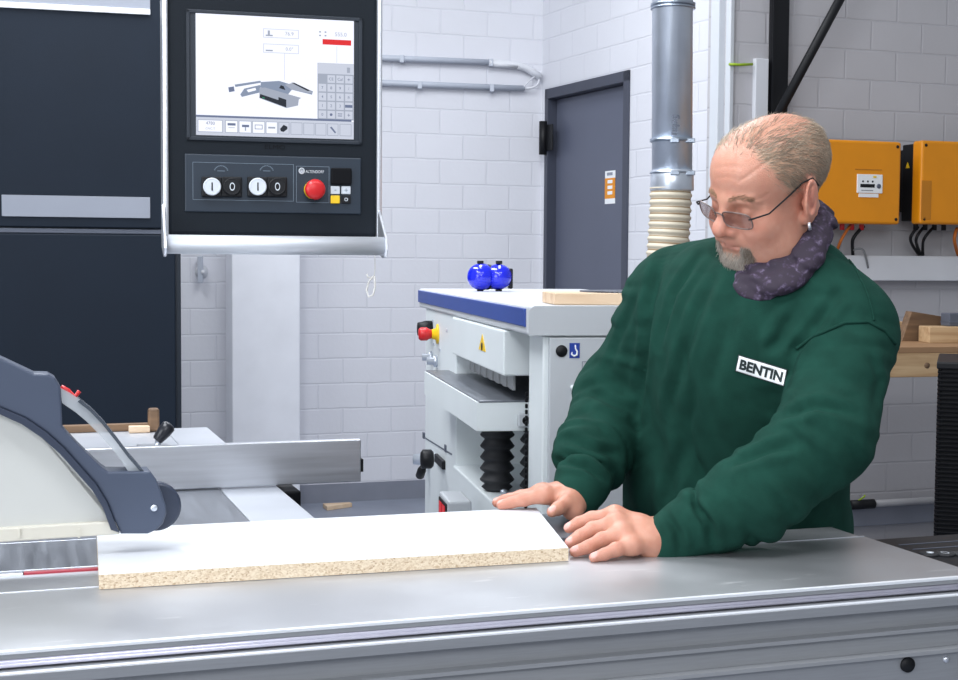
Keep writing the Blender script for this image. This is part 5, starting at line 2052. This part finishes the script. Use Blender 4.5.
# ---- sweatshirt
cF = np.array([f0[0], f0[1], 0]); cL = np.array([l0[0], l0[1], 0])
lm = [(737, 273, 2.250), (747, 281, 2.222), (762, 283, 2.205), (782, 279, 2.192), (799, 268, 2.196), (813, 250, 2.212), (822, 230, 2.24), (824, 216, 2.28), (815, 208, 2.33), (799, 208, 2.375), (778, 214, 2.39), (757, 226, 2.38), (741, 242, 2.35), (734, 256, 2.315)]
lm = np.array([px3(*q) for q in lm])
nc = lm.mean(0)
RING = []
for k in range(len(lm)):       # closed Catmull-Rom through the landmarks
    p0_, p1_, p2_, p3_ = lm[k - 1], lm[k], lm[(k + 1) % len(lm)], lm[(k + 2) % len(lm)]
    for t_ in (0, .5):
        RING.append(.5 * (2 * p1_ + (p2_ - p0_) * t_ + (2 * p0_ - 5 * p1_ + 4 * p2_ - p3_) * t_ ** 2 + (3 * p1_ - p0_ - 3 * p2_ + p3_) * t_ ** 3))
sw = Field()
chest_c = mid + Tup * -.075 + Tf * .015
sw.add(EL(chest_c, (.205, .150, .20), RT), .05)
belly = np.array([.454, 2.455, .945])
RB = np.stack([Lax, Fax, Zax])
sw.add(EL(belly, (.211, .165, .24), RB), .09)
sw.add(EL(np.array([.470, 2.50, .84]), (.207, .155, .13), RB), .06)
sw.add(RC(Rsh - Tup * .004, Lsh - Tup * .004, .076, .076), .05)
sw.add(RC(neck - Tup * .045, Rsh * .62 + neck * .38 + Tup * .0, .085, .075), .06)
sw.add(RC(neck - Tup * .045, Lsh * .62 + neck * .38 + Tup * .0, .085, .075), .06)
sw.add(SP(mid + Tup * -.02 - Tf * .085, .115), .07)
# neck opening
rn_ = np.linalg.svd(lm - nc)[2][2]; rn_ = rn_ if rn_[2] > 0 else -rn_
e1_ = np.cross(rn_, [0, 1, 0]); e1_ /= np.linalg.norm(e1_)
OPEN = EL(nc + rn_ * .062 + cF * .012, (.094, .112, .085), np.stack([e1_, np.cross(rn_, e1_), rn_]))
# sleeves
Lm = px3(755, 497, 2.062)
sw_cut_later = True
cuffL = Lwr + (Lel - Lwr) / np.linalg.norm(Lel - Lwr) * -.014
cuffR = Rwr + (Rel - Rwr) / np.linalg.norm(Rel - Rwr) * .004
sw.add(RC(Lsh, Lel, .079, .070), .022)
sw.add(RC(Lel, Lm, .072, .064), .03)
sw.add(RC(Lm, cuffL + (Lel - Lwr) * .14, .064, .044), .02)
sw.add(RC(cuffL + (Lel - Lwr) * .16, cuffL, .042, .0385), .008)
Rm = Rel * .45 + Rwr * .55
sw.add(RC(Rsh, Rel, .078, .070), .04)
sw.add(RC(Rel, Rm + np.array([-.004, 0, -.004]), .070, .062), .03)
sw.add(RC(Rm + np.array([-.004, 0, -.004]), cuffR + (Rel - Rwr) * .12, .062, .047), .02)
sw.add(RC(cuffR + (Rel - Rwr) * .13, cuffR, .044, .040), .008)


def axis_info(P, a, b):
    ab = b - a; L = np.linalg.norm(ab); ax = ab / L
    t = (P - a) @ ax
    rad = np.linalg.norm(P - a - np.clip(t, 0, L)[:, None] * ax, axis=1)
    return t, L, rad, ax


def ridge(x):
    """rounded ridges with sharp valleys"""
    return 1 - 2 * np.abs(np.sin(x)) ** .8


def FR(P, s):
    """fold noise: rounded crests, tight valleys"""
    n = _n3(P, s)
    return .36 - .95 * np.exp(-np.abs(n + .12) * 3.6)


def folds(P, d):
    near = np.abs(d) < .05
    if not near.any():
        return d
    Q = P[near]
    o = np.zeros(len(Q))
    # trunk: long soft drapes running down from the shoulders
    q = (Q - mid) @ RT.T
    l_, f_, u_ = q[:, 0], q[:, 1], q[:, 2]
    wob = _n3(Q * 5.0, 1) * .9 + _n3(Q * 11.0, 2) * .35
    trunk = .0105 * FR(np.stack([(l_ + .38 * u_) * 9.5, f_ * 7, (u_ - .3 * l_) * 3.6 + 5], 1) + .55 * wob[:, None], 11) \
        + .0042 * _n3(np.stack([(l_ + .45 * u_) * 30, f_ * 16, u_ * 7], 1) + .5 * wob[:, None], 12)
    trunk += .010 * _n3(np.stack([l_ * 7, f_ * 7, (u_ + .5 * l_) * 9], 1), 13) * sstep(-.15, -.35, u_)
    wt = np.ones(len(Q))
    tot = trunk.copy()
    for (sh, el, wr, sd) in ((Lsh, Lel, Lwr, 1), (Rsh, Rel, Rwr, 2)):
        t1, L1, r1, a1 = axis_info(Q, sh, el)
        t2, L2, r2, a2 = axis_info(Q, el, wr)
        w1 = sstep(.135, .09, r1) * sstep(-.06, .03, t1) * sstep(L1 + .06, L1, t1)
        w2 = sstep(.12, .085, r2) * sstep(-.07, .0, t2)
        perp1 = np.cross(a1, Zax); perp1 /= np.linalg.norm(perp1); q1 = np.cross(a1, perp1)
        # upper arm: slanting pulls from the armpit
        up1 = .0060 * FR(np.stack([t1 * 22 + (Q @ q1) * 16, (Q @ perp1) * 6, (Q @ q1) * 5], 1) + .4 * wob[:, None], 20 + sd) \
            + .0045 * _n3(np.stack([t1 * 48 + (Q @ q1) * 30, (Q @ perp1) * 12, (Q @ q1) * 10], 1), 22 + sd)
        # forearm: bunched rings growing towards the cuff
        perp2 = np.cross(a2, Zax); perp2 /= np.linalg.norm(perp2); q2 = np.cross(a2, perp2)
        amp = .0035 + .0130 * sstep(.3, .85, t2 / L2)
        up2 = amp * FR(np.stack([t2 * 34 + (Q @ perp2) * 9 + .8 * wob, (Q @ perp2) * 8, (Q @ q2) * 8], 1), 30 + sd) \
            + .0040 * _n3(np.stack([t2 * 75 + (Q @ q2) * 20, (Q @ perp2) * 14, (Q @ q2) * 14], 1), 33 + sd)
        cuffz = sstep(L2 - .050, L2 - .040, t2)
        up2 = up2 * (1 - cuffz) + cuffz * .0008
        tot = tot * (1 - w1) + up1 * w1
        tot = tot * (1 - w2) + up2 * w2
    out = d.copy()
    out[near] = d[near] - tot
    return out


sw.cut(OPEN, .012)
sw.post = folds
# armhole seam on his left shoulder and shoulder seam
sv, sq_m = surface(sw, .0042)
sv = smooth_mesh(sv, sq_m, 2, .4)
# open the neckline: nothing to cut, the neck and scarf rise through it
GREEN = mat('green_fleece', srgb(24, 60, 51), 0.95, var=0.16, vscale=30, bump=0.35, bscale=700, sheen=0.12, spec=0.12)
bvhs = BVHTree.FromPolygons([Vector(p) for p in sv], [list(map(int, f)) for f in sq_m])
svn = vnormals(sv, sq_m)
for path, dep, wid in (
        ([(664, 253), (650, 304), (644, 365), (636, 427)], .007, .011), ([(700, 255), (674, 293), (658, 350)], .005, .009), ([(716, 272), (694, 320), (680, 371), (664, 427)], .006, .011),
        ([(738, 292), (724, 340), (706, 400)], .003, .012), ([(843, 287), (820, 321), (795, 352), (786, 392)], .005, .009), ([(776, 418), (815, 405), (860, 414)], .006, .009),
        ([(728, 466), (770, 449), (800, 443)], .006, .009), ([(664, 510), (678, 533), (681, 553)], .006, .006), ([(692, 500), (709, 524), (714, 548)], .007, .007), 
        ([(555, 460), (586, 466), (608, 482)], .007, .007), ([(563, 438), (597, 449), (622, 456)], .006, .008), ([(586, 388), (614, 404), (636, 413)], .004, .009),
        ([(640, 290), (622, 330), (604, 380)], .003, .010), ([(800, 300), (780, 340), (765, 352)], .004, .009), ([(870, 350), (880, 380), (872, 410)], .003, .010), ([(690, 440), (672, 480), (660, 515)], .004, .012)):
    ps = []
    for (x0_, y0_), (x1_, y1_) in zip(path, path[1:]):
        for k in range(12):
            h_ = bvhs.ray_cast(cam_pos, ray(x0_ + (x1_ - x0_) * k / 12, y0_ + (y1_ - y0_) * k / 12).normalized())
            if h_[0] is not None: ps.append(h_[0])
    if len(ps) < 4: continue
    ps = np.array(ps); nP = len(ps)
    c = ps.mean(0); ii = np.where(np.linalg.norm(sv - c, axis=1) < np.linalg.norm(ps - c, axis=1).max() + .05)[0]
    D_ = np.linalg.norm(sv[ii][:, None] - ps[None], axis=2); jm = D_.argmin(1); dd = D_.min(1)
    fade = np.sin(np.pi * np.clip((jm + .5) / nP, 0, 1)) ** .6
    sv[ii] += svn[ii] * (fade * dep * 1.35 * (.55 * np.exp(-((dd - 1.9 * wid) / wid) ** 2) - np.exp(-(dd / wid) ** 2)))[:, None]
sweater = mesh_obj('sweatshirt', sv, sq_m, GREEN, person)
bvh = BVHTree.FromPolygons([Vector(p) for p in sv], [list(map(int, f)) for f in sq_m])


def hit(px, py, off=.0):
    r = ray(px, py).normalized()
    h_ = bvh.ray_cast(cam_pos, r)
    if h_[0] is None:
        return None
    return h_[0] + h_[1] * off


# seam ridges: traced over the cloth
def seam(pts, r=.0022, off=.0008):
    ps = []
    for (x0_, y0_), (x1_, y1_) in zip(pts, pts[1:]):
        for k in range(10):
            h_ = hit(x0_ + (x1_ - x0_) * k / 10, y0_ + (y1_ - y0_) * k / 10, off)
            if h_ is not None: ps.append(h_)
    b = B(); b.tube(ps, r, 8)
    return b.build('seam', GREEN, sweater, world=True)


seam([(796, 349), (815, 336), (845, 323), (868, 322), (885, 331), (896, 345)], .0028)
seam([(838, 247), (855, 268), (866, 290), (872, 310), (874, 322)], .0018)
# chest badge
cor = [(738.5, 354.5), (787.5, 369.5), (784, 386.5), (735, 371)]


def bil(u, v):
    a = (cor[0][0] * (1 - u) + cor[1][0] * u, cor[0][1] * (1 - u) + cor[1][1] * u)
    b2 = (cor[3][0] * (1 - u) + cor[2][0] * u, cor[3][1] * (1 - u) + cor[2][1] * u)
    return a[0] * (1 - v) + b2[0] * v, a[1] * (1 - v) + b2[1] * v


# the badge follows the cloth: traced grid, smoothed
NU, NV = 28, 10
G = np.zeros((NU + 1, NV + 1, 3))
for i_ in range(NU + 1):
    for j_ in range(NV + 1):
        G[i_, j_] = hit(*bil(i_ / NU, j_ / NV))
pn = np.cross(G[NU // 2, NV] - G[NU // 2, 0], G[NU // 2 + 3, 4] - G[NU // 2 - 3, 4]); pn /= np.linalg.norm(pn)
if pn @ (np.array(cam_pos) - G[0, 0]) < 0: pn = -pn
G0 = G.copy()
for _k in range(14):
    g_ = np.pad(G, ((1, 1), (1, 1), (0, 0)), mode='reflect', reflect_type='odd')
    G = .5 * G + .125 * (g_[2:, 1:-1] + g_[:-2, 1:-1] + g_[1:-1, 2:] + g_[1:-1, :-2])
resid = max(0, ((G0 - G) @ pn).max()) * .8


def pp(u, v, off):
    x, y = np.clip(u, 0, 1) * NU, np.clip(v, 0, 1) * NV
    i0, j0 = min(int(x), NU - 1), min(int(y), NV - 1); fx, fy = x - i0, y - j0
    p = G[i0, j0] * (1 - fx) * (1 - fy) + G[i0 + 1, j0] * fx * (1 - fy) + G[i0, j0 + 1] * (1 - fx) * fy + G[i0 + 1, j0 + 1] * fx * fy
    return Vector(p + pn * (off + resid))


def patch(u0, v0, u1, v1, off, mi, b, nu=28, nv=10):
    g_ = [[b.bm.verts.new(pp(u0 + (u1 - u0) * i_ / nu, v0 + (v1 - v0) * j_ / nv, off)) for j_ in range(nv + 1)] for i_ in range(nu + 1)]
    g2 = [[b.bm.verts.new(pp(u0 + (u1 - u0) * i_ / nu, v0 + (v1 - v0) * j_ / nv, off - .0025 - resid)) for j_ in range(nv + 1)] for i_ in range(nu + 1)]
    for i_ in range(nu):
        for j_ in range(nv):
            f = b.bm.faces.new((g_[i_][j_], g_[i_ + 1][j_], g_[i_ + 1][j_ + 1], g_[i_][j_ + 1])); f.material_index = mi; f.smooth = True
    ring = [(i_, 0) for i_ in range(nu)] + [(nu, j_) for j_ in range(nv)] + [(i_, nv) for i_ in range(nu, 0, -1)] + [(0, j_) for j_ in range(nv, 0, -1)]
    for (a, c), (a2, c2) in zip(ring, ring[1:] + ring[:1]):
        f = b.bm.faces.new((g_[a][c], g_[a2][c2], g2[a2][c2], g2[a][c])); f.material_index = mi


b = B()
patch(0, 0, 1, 1, .0012, 1, b)
patch(.018, .05, .982, .95, .0019, 0, b)
bm, tw, th = text_mesh('BENTIN', 1.0, .045, sub=2)
vm = {}
for v in bm.verts:
    u_ = .5 + v.co.x / tw * .87; v_ = .5 - v.co.y / th * .60
    vm[v] = b.bm.verts.new(pp(u_, v_, .0025))
for f in bm.faces:
    nf = b.bm.faces.new([vm[v] for v in f.verts]); nf.material_index = 1
bm.free()
b.build('chest_badge', [M_['sign_white'], mat('badge_ink', srgb(28, 40, 42), .8)], sweater, world=True)

# ---- scarf: loose folded tube round the neck
sc = Field()
ptsS = RING
nr = len(ptsS)
for k in range(nr):
    p_, q_ = ptsS[k], ptsS[(k + 1) % nr]
    sc.add(RC(p_, q_, .0125, .0125), .005)
    up1, up2 = Zax * .015 + (nc - p_) * .12, Zax * .015 + (nc - q_) * .12
    sc.add(RC(p_ + up1, q_ + up2, .0085, .0085), .010)
    lo1, lo2 = -Zax * .010 + (p_ - nc) * .10, -Zax * .010 + (q_ - nc) * .10
    sc.add(RC(p_ + lo1, q_ + lo2, .0085, .0085), .012)


def scarf_folds(P, d):
    a = np.arctan2((P - nc) @ cL, (P - nc) @ cF)
    r_ = np.linalg.norm((P - nc)[:, :2], axis=1)
    return d - (.0038 * _n3(np.stack([(P[:, 2] * .8 + r_ * .6) * 110 + a * 2.5, a * 2.2, r_ * 12 + 3], 1), 41) + .0010 * _n3(P * 70, 42))


sc.post = scarf_folds
cv, cq = surface(sc, .0026)
cv = smooth_mesh(cv, cq, 1, .4)
SCM = mat('patterned_scarf', srgb(62, 52, 70), 0.75, var=0.1)
nt, N, L = nodes(SCM)
tc = N.new('ShaderNodeTexCoord'); vo = N.new('ShaderNodeTexVoronoi'); vo.inputs['Scale'].default_value = 55
nz = N.new('ShaderNodeTexNoise'); nz.inputs['Scale'].default_value = 30; nz.inputs['Detail'].default_value = 4
L.new(tc.outputs['Object'], nz.inputs['Vector'])
L.new(nz.outputs['Color'], vo.inputs['Vector'])
vo.inputs['Scale'].default_value = 7
cr_ = N.new('ShaderNodeValToRGB')
e = cr_.color_ramp.elements
e[0].position = .12; e[0].color = srgb(96, 86, 108); e[1].position = .55; e[1].color = srgb(40, 29, 46)
k_ = e.new(.3); k_.color = srgb(64, 51, 74)
L.new(vo.outputs['Distance'], cr_.inputs[0]); L.new(cr_.outputs[0], N['Principled BSDF'].inputs['Base Color'])
scarf = mesh_obj('scarf', cv, cq, SCM, person)

# ---- trousers and shoes (behind the table)
tr = Field()
tr.add(EL(pel + Zax * -.02, (.185, .15, .13), RB), .05)
for sx, ft in ((.09, footL), (-.09, footR)):
    hip = pel + Lax * sx
    kn = (hip + ft) / 2 + Fax * .03
    tr.add(RC(hip, kn, .095, .075), .05); tr.add(RC(kn, ft + Zax * .04, .075, .062), .03)
tv, tq = surface(tr, .009)
mesh_obj('trousers', smooth_mesh(tv, tq, 2), tq, mat('dark_work_trousers', srgb(46, 50, 58), .9, var=.1), person)
for ft in (footL, footR):
    sh_ = Field()
    sh_.add(RC(ft + np.array([0, 0, -.005]), ft + Fax * .15 + Zax * -.012, .043, .036), .02)
    sh_.add(RC(ft + Zax * .0, ft + Zax * .06, .045, .048), .02)
    hv, hq = surface(sh_, .007)
    hv = smooth_mesh(hv, hq, 2); hv[:, 2] = np.maximum(hv[:, 2], .0)
    mesh_obj('shoe', hv, hq, M_['black'], person)
